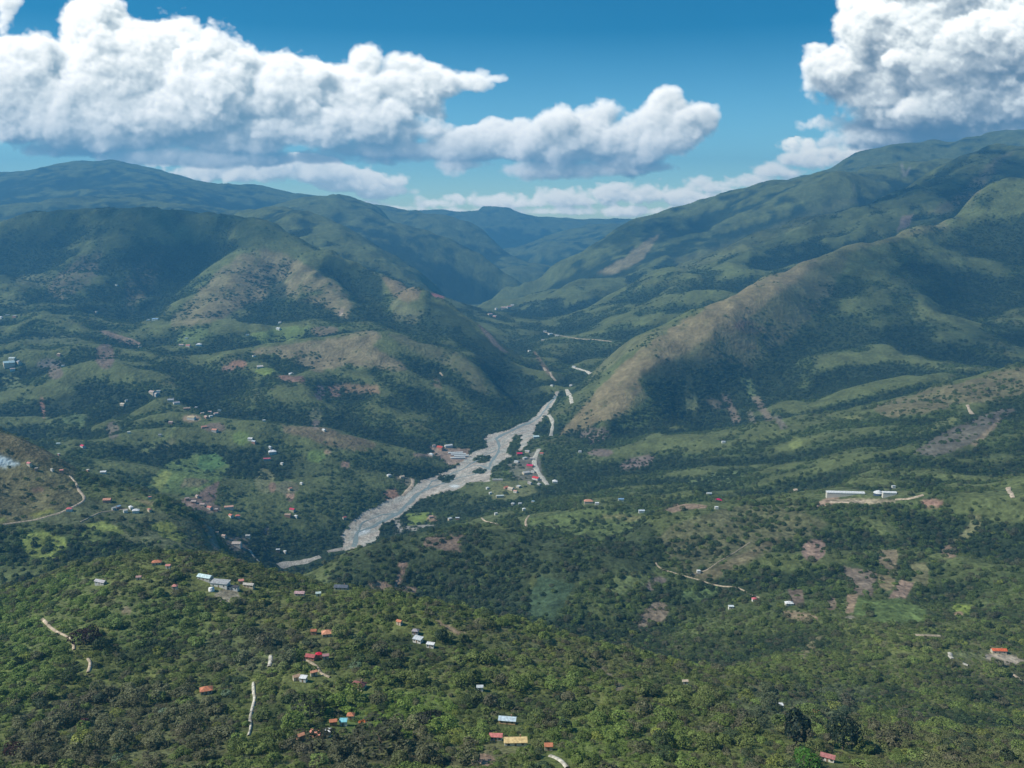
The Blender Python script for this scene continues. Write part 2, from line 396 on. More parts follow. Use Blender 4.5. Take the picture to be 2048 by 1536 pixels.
LOW = [
 (-300,372,120,16,0,.6),(10,358,45,10,0,.6),(420,345,110,22,0,.6),(520,350,120,26,0,.6),(640,352,110,24,0,.6),(730,365,70,22,0,.6),(780,385,40,14,0,.6),(330,330,60,10,0,.6),
 (860,408,45,13,0,.6),(900,398,25,9,0,.6),(800,418,60,8,0,.6),
 (960,405,40,16,0,.6),(1010,400,34,17,0,.6),(1060,408,60,14,0,.6),(1110,398,46,18,0,.6),(1160,404,60,15,0,.6),(1220,392,60,20,0,.6),(1280,392,70,22,0,.6),(1350,392,60,16,0,.6),
 (1420,378,50,12,0,.6),(1500,362,60,13,0,.6),(1560,345,55,17,0,.6),(1610,320,50,26,0,.8),(1650,322,60,22,0,.7),(1480,370,90,12,0,.6),
 (1100,425,160,10,0,.6),(1280,425,140,10,0,.6),(900,425,120,8,0,.6),(1400,400,90,14,0,.6)]

def clouds():
    """radiance (linear rgb) and cover of the sky's clouds over a grid of directions"""
    nx = int((CX1 - CX0) / CSTEP); ny = int((CY1 - CY0) / CSTEP)
    rgb = np.zeros((nx, ny, 3), np.float32); al = np.zeros((nx, ny), np.float32)
    def comp(y0, up, a, tone, shade=1.0):
        j = int(round((y0 - CY0) / CSTEP)); n = min(up.shape[1], ny - j)
        up = up[:, :n]; a = a[:, :n]
        lit = np.array(tone[0], np.float32); mid = np.array(tone[1], np.float32); dark = np.array(tone[2], np.float32)
        t = np.clip(up, 0, 1)[..., None]
        t = t * t * (3 - 2 * t) * shade
        c = np.where(t > 0.5, mid + (lit - mid) * (t - 0.5) / 0.5, dark + (mid - dark) * t / 0.5)
        A = a[..., None]
        rgb[:, j:j + n] = rgb[:, j:j + n] * (1 - A) + c * A
        al[:, j:j + n] = 1 - (1 - al[:, j:j + n]) * (1 - a)
    _, _, up, a = cloud_volume(LOW, 262.0, 466.0, 31, 34.0, 0.62, 5.0, 22, 0.45, (0.7, 0.35), 1.05, 0.30, 0.42, 2.6)
    comp(262.0, up, a, ((2.1, 1.95, 1.65), (1.3, 1.32, 1.22), (.6, .72, .72)))
    _, _, up, a = cloud_volume(BIG, CY0, 440.0, 12, 120.0, 0.70, 9.0, 34, 0.24, (0.85, 0.22), 1.06, 0.24, 0.60, 3.6)
    comp(CY0, up, a, ((1.75, 1.66, 1.50), (.98, 1.00, .94), (.10, .20, .26)))
    _, _, up, a = cloud_volume(RIGHT, CY0, 440.0, 5, 110.0, 0.62, 10.0, 34, 0.24, (0.45, 0.10), 1.06, 0.24, 0.85, 3.6)
    comp(CY0, up, a, ((1.85, 1.75, 1.58), (1.05, 1.08, 1.02), (.03, .10, .18)))
    return rgb, al
# ---------------------------------------------------------------- the ground grid
import time as _t
_t0 = _t.time()
NA, NQ = 1440, 1500
a_, q_, X, Y, Z, RID = terrain(NA, NQ)
a1, q1 = a_[:, 0], q_[0, :]
S_ = (Z - CAM_Z) / Y
MX = np.maximum.accumulate(S_, axis=1)
SEEN = (S_ >= np.concatenate([S_[:, :1] - 1, MX[:, :-1]], 1) - 0.0015)
PX, PY = as_pix(a_ + 0 * S_, S_)
XYn = (X, Y)
print("terrain", _t.time() - _t0)

def ia(a): return np.clip((np.asarray(a) - A0) / (A1 - A0) * (NA - 1), 0, NA - 1.001)
def iq(q): return np.clip((np.asarray(q) - Q0) / (Q1 - Q0) * (NQ - 1), 0, NQ - 1.001)

def bil(G, x, y):
    i = ia(np.asarray(x) / y); j = iq(np.log(y))
    i0 = i.astype(int); j0 = j.astype(int); fi = i - i0; fj = j - j0
    if G.ndim == 3: fi = fi[..., None]; fj = fj[..., None]
    return (G[i0, j0] * (1 - fi) * (1 - fj) + G[i0 + 1, j0] * fi * (1 - fj) + G[i0, j0 + 1] * (1 - fi) * fj + G[i0 + 1, j0 + 1] * fi * fj)

def zat(x, y): return float(bil(Z, np.array(x, float), np.array(y, float)))

def hit(px, py):
    """where the sight line of a pixel first meets the ground"""
    a, s = pix_as(px, py)
    i = ia(a); i0 = int(i); f = i - i0
    col = MX[i0] * (1 - f) + MX[i0 + 1] * f
    k = int(np.searchsorted(col, s)); k = min(max(k, 1), NQ - 1)
    t = (s - col[k - 1]) / max(col[k] - col[k - 1], 1e-9); t = min(max(t, 0), 1)
    y = math.exp(q1[k - 1] + (q1[k] - q1[k - 1]) * t)
    return float(a * y), y

# ---------------------------------------------------------------- land cover
def mixc(A, B, t): return A + (np.array(B, np.float32) - A) * t[..., None]
n_big = fbm2(X / 620, Y / 620, 4, 61); n_mid = fbm2(X / 150, Y / 150, 4, 71); n_sm = fbm2(X / 42, Y / 42, 3, 83)
C = np.zeros((NA, NQ, 3), np.float32); C[:] = (0.066, 0.090, 0.034)        # under and between trees
K = np.zeros((NA, NQ, 3), np.float32); K[:] = (0.072, 0.104, 0.035)        # crowns
DENS = np.ones((NA, NQ), np.float32)
near = np.clip(1 - (Y - 700) / 900, 0, 1)
nh = np.clip((1080 - Y) / 160, 0, 1)                                   # near hill: low olive scrub, open between the crowns
C = mixc(C, (0.140, 0.158, 0.052), nh * np.clip(0.85 + 0.6 * n_sm, 0.4, 1)); C = mixc(C, (0.125, 0.110, 0.070), nh * np.clip(1.4 * n_mid, 0, 0.6))
K = mixc(K, (0.128, 0.155, 0.045), nh * 0.85)
K = mixc(K, (0.118, 0.150, 0.042), np.clip(0.05 + 0.9 * n_mid + 0.35 * near, 0, 0.85) * (0.35 + 0.65 * near))
K = mixc(K, (0.110, 0.098, 0.058), np.clip(-0.05 - 1.3 * n_big * near - 0.6 * n_sm, 0, 0.65) * (0.3 + 0.6 * near))
far = np.clip((Y - 2400) / 2500, 0, 1)
def box(G, r):
    for ax in (0, 1):
        p = np.concatenate([np.repeat(np.take(G, [0], ax), r + 1, ax), G, np.repeat(np.take(G, [-1], ax), r, ax)], ax)
        c = np.cumsum(p, ax); n = G.shape[ax]
        G = (np.take(c, range(2 * r + 1, 2 * r + 1 + n), ax) - np.take(c, range(0, n), ax)) / (2 * r + 1)
    return G
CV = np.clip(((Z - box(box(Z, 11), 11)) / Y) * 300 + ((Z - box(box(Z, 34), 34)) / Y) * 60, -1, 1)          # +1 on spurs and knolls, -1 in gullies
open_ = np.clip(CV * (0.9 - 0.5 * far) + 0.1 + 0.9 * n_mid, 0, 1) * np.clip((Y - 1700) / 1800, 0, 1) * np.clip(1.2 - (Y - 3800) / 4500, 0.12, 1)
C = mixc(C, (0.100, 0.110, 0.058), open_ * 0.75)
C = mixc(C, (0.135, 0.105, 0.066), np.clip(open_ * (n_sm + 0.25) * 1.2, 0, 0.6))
DENS *= 1 - 0.97 * open_
K = mixc(K, (0.075, 0.095, 0.045), open_ * 0.5)
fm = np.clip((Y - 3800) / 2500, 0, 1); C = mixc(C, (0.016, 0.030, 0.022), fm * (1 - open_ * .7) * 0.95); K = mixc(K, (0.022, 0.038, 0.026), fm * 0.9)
# thinner bush with paler ground in the middle distance
thin = np.clip(n_mid * 2.2 + n_big * 1.2 + 0.22 + 1.0 * CV, 0, 1) * np.clip((Y - 850) / 400, 0, 1)
C = mixc(C, (0.104, 0.124, 0.048), thin * 0.9); DENS *= 1 - (0.88 + 0.09 * np.clip((Y - 1700) / 500, 0, 1)) * thin; K = mixc(K, (0.105, 0.126, 0.046), thin * 0.6)
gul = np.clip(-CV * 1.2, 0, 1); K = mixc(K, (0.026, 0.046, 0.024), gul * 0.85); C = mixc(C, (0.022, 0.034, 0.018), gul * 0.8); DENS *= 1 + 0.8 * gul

warp = (noise2(X / 60, Y / 60, 5) + 0.5 * noise2(X / 21, Y / 21, 6), noise2(X / 60, Y / 60, 9) + 0.5 * noise2(X / 21, Y / 21, 10))
grain = 1 + 0.5 * fbm2(X / 23, Y / 23, 3, 91) * np.clip(1.5 - Y / 2600, 0.12, 1)

def patch_mask(poly, rough=5.0, soft=1, yr=None, tol=0.2):
    P = np.array(poly, float)
    if yr is None:
        yc = hit(P[:, 0].mean(), P[:, 1].mean())[1]; yr = (yc * (1 - tol), yc * (1 + tol))
    aa = pix_as(P[:, 0], P[:, 1])[0]
    i0 = max(int(ia(aa.min())) - 14, 0); i1 = min(int(ia(aa.max())) + 15, NA)
    j0 = int(iq(math.log(yr[0]))); j1 = int(iq(math.log(yr[1]))) + 1
    sl = (slice(i0, i1), slice(j0, j1))
    x = PX[sl] + rough * warp[0][sl]; y = PY[sl] + rough * warp[1][sl]
    m = np.zeros(x.shape, bool)
    n = len(P)
    for k in range(n):
        x0, y0 = P[k]; x1, y1 = P[(k + 1) % n]
        if y0 == y1: continue
        c = ((y0 > y) != (y1 > y)) & (x < (x1 - x0) * (y - y0) / (y1 - y0) + x0)
        m ^= c
    m = m.astype(np.float32) * SEEN[sl]
    for _ in range(soft):
        p = np.pad(m, 1, mode='edge')
        m = (p[1:-1, 1:-1] * 2 + p[:-2, 1:-1] + p[2:, 1:-1] + p[1:-1, :-2] + p[1:-1, 2:]) / 6
    return sl, m

def patch(poly, color, dens=0.05, mix=1.0, rough=5.0, soft=1, crown=None, mott=0.0, yr=None, tol=0.2):
    sl, m = patch_mask(poly, rough, soft, yr, tol)
    t = m * mix
    if mott: t = t * np.clip(1 + mott * (2.2 * n_sm[sl] + 1.4 * n_mid[sl]), 0, 1)
    c = np.array(color, np.float32)[None, None, :] * grain[sl][..., None]
    C[sl] = C[sl] * (1 - t[..., None]) + c * t[..., None]
    DENS[sl] *= 1 - t * (1 - dens)
    if crown is not None: K[sl] = mixc(K[sl], crown, m)

def ell(x, y, rx, ry, rot=0, n=14):
    c, s = math.cos(math.radians(rot)), math.sin(math.radians(rot))
    return [(x + rx * math.cos(t) * c - ry * math.sin(t) * s, y + rx * math.cos(t) * s + ry * math.sin(t) * c) for t in np.linspace(0, 2 * math.pi, n, endpoint=False)]

DRY = (0.205, 0.168, 0.092); OLV = (0.115, 0.112, 0.055); GRN = (0.085, 0.125, 0.042); BRT = (0.155, 0.205, 0.050); RED = (0.270, 0.135, 0.090)
TAN = (0.330, 0.240, 0.155); TIL = (0.165, 0.132, 0.100); GRY = (0.170, 0.150, 0.135); DRK = (0.020, 0.036, 0.022)
# far and right-hand mountains
patch([(1628,514),(1645,525),(1600,562),(1540,602),(1495,640),(1470,672),(1400,690),(1330,730),(1275,760),(1300,795),(1255,828),(1180,850),(1110,878),(1160,820),(1228,745),(1300,685),(1400,622),(1500,568),(1560,543)], DRY, 0.0, 1, 7, 2, mott=.25, tol=.3)
patch([(1628,514),(1700,486),(1800,462),(1890,442),(1900,455),(1800,480),(1700,505),(1640,532)], (.17,.16,.075), 0.3, .8, 6, 2)
patch([(1850,430),(1925,385),(1985,320),(2030,300),(1990,345),(1960,385),(1900,425)], (.15,.13,.075), 0.4, .7, 6, 3, tol=.3)
patch([(1320,468),(1285,485),(1250,515),(1195,545),(1230,548),(1285,520),(1305,492)], (.20,.17,.10), 0.1, .9, 4, 2)
patch([(1348,520),(1480,478),(1590,436),(1700,388),(1820,362),(1830,372),(1700,410),(1590,460),(1480,505),(1360,545)], (.12,.13,.06), 0.3, .6, 6, 3)
patch([(1230,690),(1345,645),(1330,665),(1250,710),(1170,770),(1150,790)], (.14,.14,.07), 0.2, .7, 4, 2)
patch(ell(1500,655,34,11,10), (.20,.12,.09), 0.3, .7); patch(ell(1485,690,30,14,20), (.17,.12,.10), 0.4, .5)
patch([(1795,462),(1803,432),(1826,428),(1818,455)], (.24,.17,.15), 0.1, .8, 3)
patch([(1800,328),(1805,328),(1812,350),(1806,354)], (.20,.19,.15), 0, .8, 1); patch([(1818,333),(1822,335),(1813,352),(1809,350)], (.20,.19,.15), 0, .8, 1)
patch([(1705,368),(1709,368),(1714,383),(1706,384)], (.17,.18,.12), 0, .7, 1)
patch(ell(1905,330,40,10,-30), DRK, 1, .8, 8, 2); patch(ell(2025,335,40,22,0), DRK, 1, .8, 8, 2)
for p, c in (([(1366,750),(1385,755),(1397,824),(1373,822)], (.16,.18,.08)), ([(1440,785),(1456,790),(1482,842),(1466,848)], TIL), ([(1478,752),(1500,758),(1522,798),(1504,802)], (.13,.17,.07)),
             ([(1500,792),(1516,790),(1547,838),(1533,842)], TIL), ([(1412,796),(1440,800),(1452,818),(1425,815)], (.15,.13,.09)), ([(1493,820),(1505,822),(1512,845),(1500,846)], (.15,.14,.10)),
             ([(1545,830),(1560,835),(1575,855),(1560,858)], (.16,.14,.11))):
    patch(p, c, 0.03, .85, 4)
patch([(1640,520),(1700,510),(1660,590),(1590,670),(1500,730),(1400,745),(1330,760),(1300,745),(1400,690),(1480,660),(1540,600)], (.120,.115,.062), 0.3, .75, 9, 3, mott=.3, tol=.3)
patch(ell(1190,870,30,14), (.15,.12,.10), 0.2, .8); patch(ell(1186,888,10,8), (.15,.12,.10), 0.2, .6)
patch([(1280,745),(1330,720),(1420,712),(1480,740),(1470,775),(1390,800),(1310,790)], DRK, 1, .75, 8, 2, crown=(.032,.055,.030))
patch([(1290,770),(1330,790),(1330,830),(1260,860),(1230,850)], GRN, .5, .5, 8, 2)
# the dome, its spurs and the brown hill below it
patch([(478,512),(520,498),(575,508),(620,535),(680,572),(705,612),(692,642),(640,605),(560,592),(505,602),(440,640),(360,655),(400,580),(440,540)], (.20,.165,.095), 0.02, .8, 8, 2, mott=.45, tol=.3)
patch([(760,550),(842,578),(835,600),(810,606),(785,590)], (.20,.15,.085), 0.1, .85, 4, 2)
patch([(340,642),(390,590),(445,545),(462,555),(405,620),(350,662)], (.19,.17,.09), 0.15, .8, 5, 2)
patch([(90,575),(150,520),(205,498),(195,555),(120,605)], (.16,.13,.085), 0.3, .7, 8, 3, mott=.6); patch([(250,560),(290,510),(330,500),(320,570),(260,620)], (.16,.13,.08), 0.4, .5, 8, 3, mott=.6)
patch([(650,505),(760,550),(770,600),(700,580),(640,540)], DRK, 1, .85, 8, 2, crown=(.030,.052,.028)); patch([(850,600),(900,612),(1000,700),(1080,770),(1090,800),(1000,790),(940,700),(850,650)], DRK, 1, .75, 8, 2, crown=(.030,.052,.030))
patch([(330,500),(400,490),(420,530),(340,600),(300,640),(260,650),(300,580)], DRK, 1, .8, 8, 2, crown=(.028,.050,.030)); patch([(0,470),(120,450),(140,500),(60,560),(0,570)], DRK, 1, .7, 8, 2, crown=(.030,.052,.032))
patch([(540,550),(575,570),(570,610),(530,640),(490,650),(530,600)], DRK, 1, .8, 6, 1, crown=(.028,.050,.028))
patch([(780,595),(850,625),(830,650),(790,640)], (.15,.15,.08), 0.3, .7, 6, 2, mott=.4)
patch([(620,683),(745,660),(765,672),(745,690),(800,725),(812,738),(780,742),(700,728),(640,745),(600,730),(560,712),(500,706),(540,692)], (.205,.170,.100), 0.0, .95, 6, 2, mott=.3, tol=.25)
patch([(770,664),(860,688),(930,712),(960,745),(985,800),(950,780),(900,735),(830,705)], (.125,.122,.065), 0.25, .8, 8, 2, mott=.3)
patch([(865,745),(880,765),(885,778),(870,775)], (.22,.17,.10), 0.1, .8, 2)
patch([(560,846),(640,856),(700,870),(760,890),(720,905),(640,885),(570,865)], (.165,.125,.075), 0.12, .85, 6, 2, mott=.3)
patch([(955,648),(968,650),(985,672),(1000,690),(1018,706),(1008,704),(985,690)], (.26,.19,.15), 0, .9, 2, 1, tol=.12)
patch([(852,588),(870,586),(888,594),(884,603),(865,600)], (.36,.13,.11), 0, .9, 2, 1, tol=.12); patch(ell(682,624,5,8,20), (.25,.2,.15), 0, .9, 1)
patch([(1064,704),(1071,702),(1088,728),(1105,750),(1101,753),(1086,738)], (.22,.15,.11), 0, .7, 2, 1, tol=.25)
for p, c, d in (([(500,668),(560,655),(622,652),(600,678),(520,688)], (.13,.175,.055), .05), (ell(385,672,34,16,-20), (.12,.16,.06), .1), ([(440,640),(480,615),(500,625),(450,655)], (.13,.15,.07), .1),
    (ell(650,662,28,10), (.16,.13,.085), .1), ([(680,768),(755,770),(760,788),(690,785)], (.20,.14,.085), .02), ([(655,772),(680,770),(682,795),(662,798)], (.20,.13,.10), .02), (ell(640,785,10,16), (.17,.13,.13), .1),
    ([(556,750),(608,752),(610,766),(560,764)], (.22,.13,.10), .02), (ell(530,742,20,8), BRT, .05), (ell(475,729,20,8), (.27,.15,.10), .02), (ell(455,738,14,5), (.24,.15,.12), .1), (ell(210,712,20,26), (.17,.125,.10), .1),
    (ell(85,815,5,22,-8), (.27,.16,.12), 0), (ell(630,832,14,18), (.14,.15,.08), .05), (ell(632,848,8,10), (.17,.14,.12), .05), (ell(225,860,13,18), (.15,.13,.10), .1),
    ([(275,905),(330,865),(352,852),(350,868),(300,905)], (.15,.18,.07), .05), ([(320,895),(345,875),(352,882),(330,902)], (.16,.16,.08), .1), ([(290,978),(332,925),(400,905),(460,928),(440,962),(380,988),(330,985)], (.115,.165,.055), .04),
    ([(400,910),(430,905),(455,925),(420,945),(395,935)], (.09,.17,.06), .02), ([(300,965),(330,938),(345,945),(320,985)], (.17,.20,.06), .02), ([(370,955),(420,960),(400,975),(360,975)], (.15,.14,.08), .1), ([(400,985),(440,960),(430,1000),(390,1020),(355,1015)], (.19,.13,.11), .1),
    (ell(530,962,20,26), (.16,.165,.08), .08), (ell(545,975,8,10), (.20,.13,.09), .05), (ell(482,876,18,14), (.12,.17,.05), .05), (ell(632,912,18,13), (.12,.175,.05), .05), (ell(691,930,9,8,20), (.24,.16,.12), 0), (ell(655,905,8,4), TAN, 0),
    (ell(581,988,9,14), (.33,.21,.15), 0), (ell(575,975,25,14), (.14,.14,.08), .1), (ell(383,837,18,7), TAN, 0), (ell(430,855,22,10), (.17,.13,.10), .1), (ell(100,728,26,10), (.15,.14,.12), .2), (ell(20,765,22,14), (.12,.15,.07), .2),
    (ell(110,745,16,14), (.16,.13,.10), .1), (ell(150,840,26,14), (.10,.14,.06), .2), (ell(532,1060,10,8), (.2,.15,.12), .1), (ell(110,680,60,10), (.10,.12,.06), .4), (ell(70,560,40,12), (.13,.14,.07), .4), (ell(25,600,30,14), (.12,.14,.06), .3), (ell(235,675,40,6,20), (.22,.16,.12), .05)):
    patch(p, c, d, .9, 2.5)
# grassy hill on the left
patch([(-60,850),(0,862),(60,885),(100,905),(150,930),(152,965),(165,998),(150,1015),(100,1035),(0,1050),(-60,1055)], (.128,.118,.060), 0.03, .95, 6, 1, mott=.12)
patch([(-40,852),(0,860),(60,880),(110,905),(90,925),(0,910)], (.14,.115,.060), 0.05, .8, 5, 2)
patch([(60,1040),(170,1000),(260,1010),(400,1040),(435,1090),(430,1108),(300,1098),(200,1060),(90,1050)], (.095,.108,.055), 0.12, .9, 6, 1)
patch(ell(90,1090,48,30), (.165,.205,.055), 0.10, .9, 7, 2); patch([(165,1050),(215,1040),(245,1060),(250,1068),(190,1060)], (.17,.21,.055), 0.05, .9, 5); patch([(300,1048),(340,1045),(375,1075),(360,1085),(320,1070)], (.175,.205,.05), 0.03, .9, 6)
patch([(55,1030),(105,1018),(110,1024),(70,1036)], (.19,.20,.055), 0, .9, 3); patch(ell(75,980,14,5), (.19,.13,.09), 0, .8, 3); patch(ell(0,1040,14,5), (.18,.2,.06), 0, .9, 2); patch(ell(180,1075,24,20), (.13,.17,.055), .15, .7)
patch([(255,995),(300,1003),(330,1010),(300,1012)], (.16,.14,.075), .05, .9, 2); patch(ell(150,1108,28,14,-20), DRK, 1.2, .9)
patch([(408,1045),(425,1048),(432,1075),(440,1100),(430,1104),(418,1075)], (.30,.22,.16), 0, .9, 2)
patch(ell(475,1090,24,16), (.19,.16,.13), .1, .8, 5); patch(ell(400,1010,45,12,10), (.19,.14,.12), .15, .75, 6)
patch([(-80,905),(-10,908),(20,918),(45,930),(10,932),(-80,932)], (.42,.52,.56), 0, .9, 3)
# river plain, both banks
patch([(980,965),(1060,958),(1075,985),(1030,1000),(985,1000)], (.15,.16,.07), 0, .9, 3); patch([(1005,940),(1050,938),(1052,950),(1010,952)], (.13,.185,.05), 0, .95, 1)
patch([(810,1030),(870,1020),(862,1045),(815,1052)], (.15,.20,.05), 0.05, .9, 5); patch(ell(865,1037,12,6), (.26,.17,.12), 0, .8, 2); patch([(1010,930),(1075,900),(1090,965),(1030,960)], (.20,.18,.15), .15, .7, 5)
patch([(858,893),(940,898),(930,922),(900,932),(872,912)], (.33,.24,.18), 0, .95, 2); patch([(826,908),(868,906),(866,914),(830,914)], (.34,.24,.18), 0, .9, 2)
patch([(765,985),(790,975),(800,995),(775,1012)], (.30,.17,.12), 0, .85, 3); patch([(790,952),(828,955),(820,975),(800,965)], (.30,.24,.17), 0, .5, 4)
patch([(790,1040),(800,1040),(812,1052),(870,1050),(880,1054),(815,1062),(800,1066),(790,1068)], (.30,.28,.25), 0, .9, 2)
patch(ell(1000,1030,60,20), (.11,.13,.06), .5, .5, 8, 2)
# the middle hills
patch([(690,1108),(760,1085),(860,1062),(940,1056),(1024,1057),(1109,1077),(1223,1090),(1262,1062),(1300,1040),(1330,1100),(1300,1150),(1200,1150),(1140,1170),(1060,1150),(1040,1235),(900,1205),(800,1185),(650,1165)], (.040,.056,.028), 1.5, .75, 6, 2, crown=(.046,.068,.032), tol=.3)  # dense forest; the hill front's shade is put into its dark colours too
patch([(1050,1032),(1180,1018),(1300,1030),(1265,1060),(1215,1085),(1150,1072),(1060,1052)], (.105,.138,.050), 0.06, .9, 6, 2); patch([(1200,1030),(1290,1030),(1270,1042),(1190,1036)], (.17,.155,.075), 0.03, .7, 5, 2)
patch([(1340,1050),(1440,1015),(1580,1005),(1660,1050),(1560,1090),(1480,1140),(1400,1165),(1345,1140),(1310,1080)], (.120,.118,.062), 0.16, .85, 9, 2, mott=.15, tol=.3)
patch([(1440,1130),(1530,1085),(1570,1070),(1500,1120),(1420,1158),(1370,1150)], (.155,.130,.080), 0.05, .7, 4, 2)
patch([(1740,812),(1900,768),(2048,732),(2120,715),(2120,790),(1990,800),(1900,812),(1780,838)], (.150,.130,.075), 0.12, .85, 8, 2, mott=.2, tol=.3)
patch([(1825,905),(1862,880),(1900,858),(1945,838),(2010,815),(2030,820),(1990,852),(1950,882),(1900,905),(1870,912)], (.125,.110,.092), 0.02, .85, 4, 1)
patch([(1940,888),(1960,872),(1995,840),(2005,838),(1980,868),(1950,892)], (.26,.20,.14), 0, .8, 2)
patch([(1680,838),(1725,830),(1722,840),(1685,848)], (.17,.18,.07), .05, .8, 4); patch([(1800,870),(1920,832),(1910,848),(1830,868)], (.14,.15,.065), .2, .7, 6, 2)
for p, c, d in (([(1678,1130),(1755,1143),(1745,1192),(1712,1190),(1702,1165)], (.165,.132,.102), .02), ([(1760,1100),(1796,1100),(1792,1150),(1775,1148),(1757,1130)], (.19,.155,.10), .03), ([(1757,1148),(1790,1155),(1788,1178),(1752,1185)], (.20,.165,.095), .05),
    ([(1822,1126),(1858,1126),(1857,1172),(1825,1170)], (.17,.165,.085), .05), ([(1800,1158),(1828,1166),(1812,1196),(1776,1198)], (.23,.165,.125), .03), ([(1704,1190),(1745,1203),(1800,1194),(1852,1220),(1848,1245),(1770,1246),(1698,1226)], (.110,.155,.052), .01),
    ([(1694,1190),(1716,1190),(1706,1225),(1690,1228)], (.24,.175,.12), .03), ([(1908,1206),(1945,1210),(1936,1230),(1902,1226)], (.17,.215,.05), .04), (ell(1918,1228,10,5), (.27,.19,.13), 0), ([(1576,1178),(1605,1180),(1608,1214),(1580,1206)], (.185,.140,.110), .05),
    (ell(1663,1207,11,15), (.20,.155,.11), .2), (ell(1628,1100,26,22,-30), (.25,.175,.14), .08), (ell(1622,1102,8,18,-15), (.34,.24,.18), 0), (ell(1862,1006,24,9), (.27,.165,.125), .03), (ell(1655,1004,24,8,-20), (.32,.23,.165), .02),
    (ell(1725,1002,70,5), (.30,.25,.17), .05), (ell(1900,1103,18,13), (.25,.18,.125), .03), ([(1900,1085),(1925,1068),(1950,1030),(1962,1032),(1960,1052),(1930,1085)], (.19,.19,.095), .1), (ell(1312,1225,26,20,-25), (.185,.148,.108), .15), (ell(1288,1245,12,20), (.17,.14,.105), .2), (ell(1312,1167,22,13,-15), (.16,.135,.115), .12),
    ([(1077,1152),(1150,1168),(1125,1215),(1110,1240),(1052,1240),(1060,1190)], (.055,.088,.046), .0), ([(850,1075),(880,1068),(925,1070),(940,1085),(915,1090),(925,1104),(900,1108),(870,1095),(845,1092)], (.17,.125,.095), .3), (ell(800,1155,6,22,25), (.32,.22,.16), .02), ([(735,1165),(770,1162),(795,1178),(830,1170),(835,1188),(760,1186)], (.28,.20,.145), .1), (ell(805,1130,10,6), (.30,.2,.15), .02),
    ([(1590,1312),(1632,1275),(1645,1272),(1630,1300),(1602,1322)], (.19,.17,.095), .1), (ell(1600,1232,40,9,10), (.24,.185,.12), .15), (ell(1700,1235,10,4), (.33,.29,.22), 0), (ell(1250,1170,50,18,-15), (.115,.145,.058), .3), (ell(1400,1185,40,14,-10), (.085,.125,.050), .3),
    (ell(1275,925,36,12,-15), (.17,.135,.12), .25), (ell(1200,905,26,8), (.17,.135,.11), .2), (ell(1430,960,60,14,-10), (.10,.135,.060), .5), (ell(1590,885,14,12), (.15,.175,.06), .1), (ell(1770,985,110,8), (.12,.14,.06), .3),
    (ell(1960,1310,60,10), (.115,.13,.058), .15), (ell(2010,1318,44,10,8), (.42,.36,.28), 0), (ell(1780,1320,60,12,-10), (.12,.135,.055), .3), (ell(1345,1020,24,5,-5), (.30,.22,.16), .05), (ell(1375,1013,40,6), (.28,.2,.14), .15)):
    patch(p, c, d, .95, 2.0, tol=.12)
# near hill
for p, g_, k_ in (([(-40,1210),(120,1150),(230,1140),(200,1230),(120,1330),(60,1420),(-40,1430)], (.12,.16,.05), (.120,.170,.042)), ([(40,1430),(200,1370),(400,1380),(470,1440),(440,1536),(0,1536)], (.12,.13,.06), (.108,.112,.058)),
    ([(560,1400),(700,1380),(900,1400),(930,1450),(780,1480),(600,1470)], (.12,.17,.045), (.130,.185,.038)), ([(500,1200),(640,1210),(700,1260),(640,1300),(520,1290)], (.12,.13,.055), (.125,.130,.055)),
    ([(900,1230),(1100,1275),(1330,1340),(1300,1370),(1100,1330),(900,1270)], (.135,.145,.058), (.125,.138,.052)), ([(430,1260),(560,1250),(600,1330),(480,1350),(380,1320)], (.10,.12,.055), (.100,.112,.058)),
    ([(600,1480),(820,1470),(960,1536),(600,1536)], (.11,.115,.055), (.100,.104,.054)), ([(1100,1440),(1320,1430),(1400,1536),(1080,1536)], (.12,.16,.045), (.120,.165,.040)), ([(1450,1380),(1750,1370),(1700,1450),(1480,1460)], (.10,.12,.06), (.095,.115,.060)),
    ([(250,1180),(400,1200),(420,1280),(260,1300),(180,1240)], (.11,.15,.05), (.105,.145,.045))):
    patch(p, g_, 1.0, .6, 18, 4, crown=k_, tol=.35)
patch([(870,1238),(935,1268),(928,1276),(880,1252)], (.24,.175,.12), 0.02, .9, 3, tol=.1); patch([(1197,1330),(1222,1345),(1247,1375),(1236,1388),(1208,1355)], (.22,.18,.12), 0.03, .9, 3, tol=.1)
patch(ell(252,1222,10,8), (.26,.22,.14), 0, .9, 2, tol=.08); patch(ell(455,1195,26,18), (.28,.25,.19), .05, .9, 4, tol=.08); patch(ell(965,1522,24,14), (.30,.2,.15), .05, .8, 3, tol=.08)
patch(ell(1490,1500,30,24), (.13,.155,.05), .1, .7, 5, tol=.08); patch([(1250,1330),(1330,1350),(1300,1375),(1230,1360)], (.11,.15,.048), .2, .7, 5, tol=.1); patch(ell(1000,1295,60,14,12), (.10,.12,.05), .3, .6, 6, tol=.1)

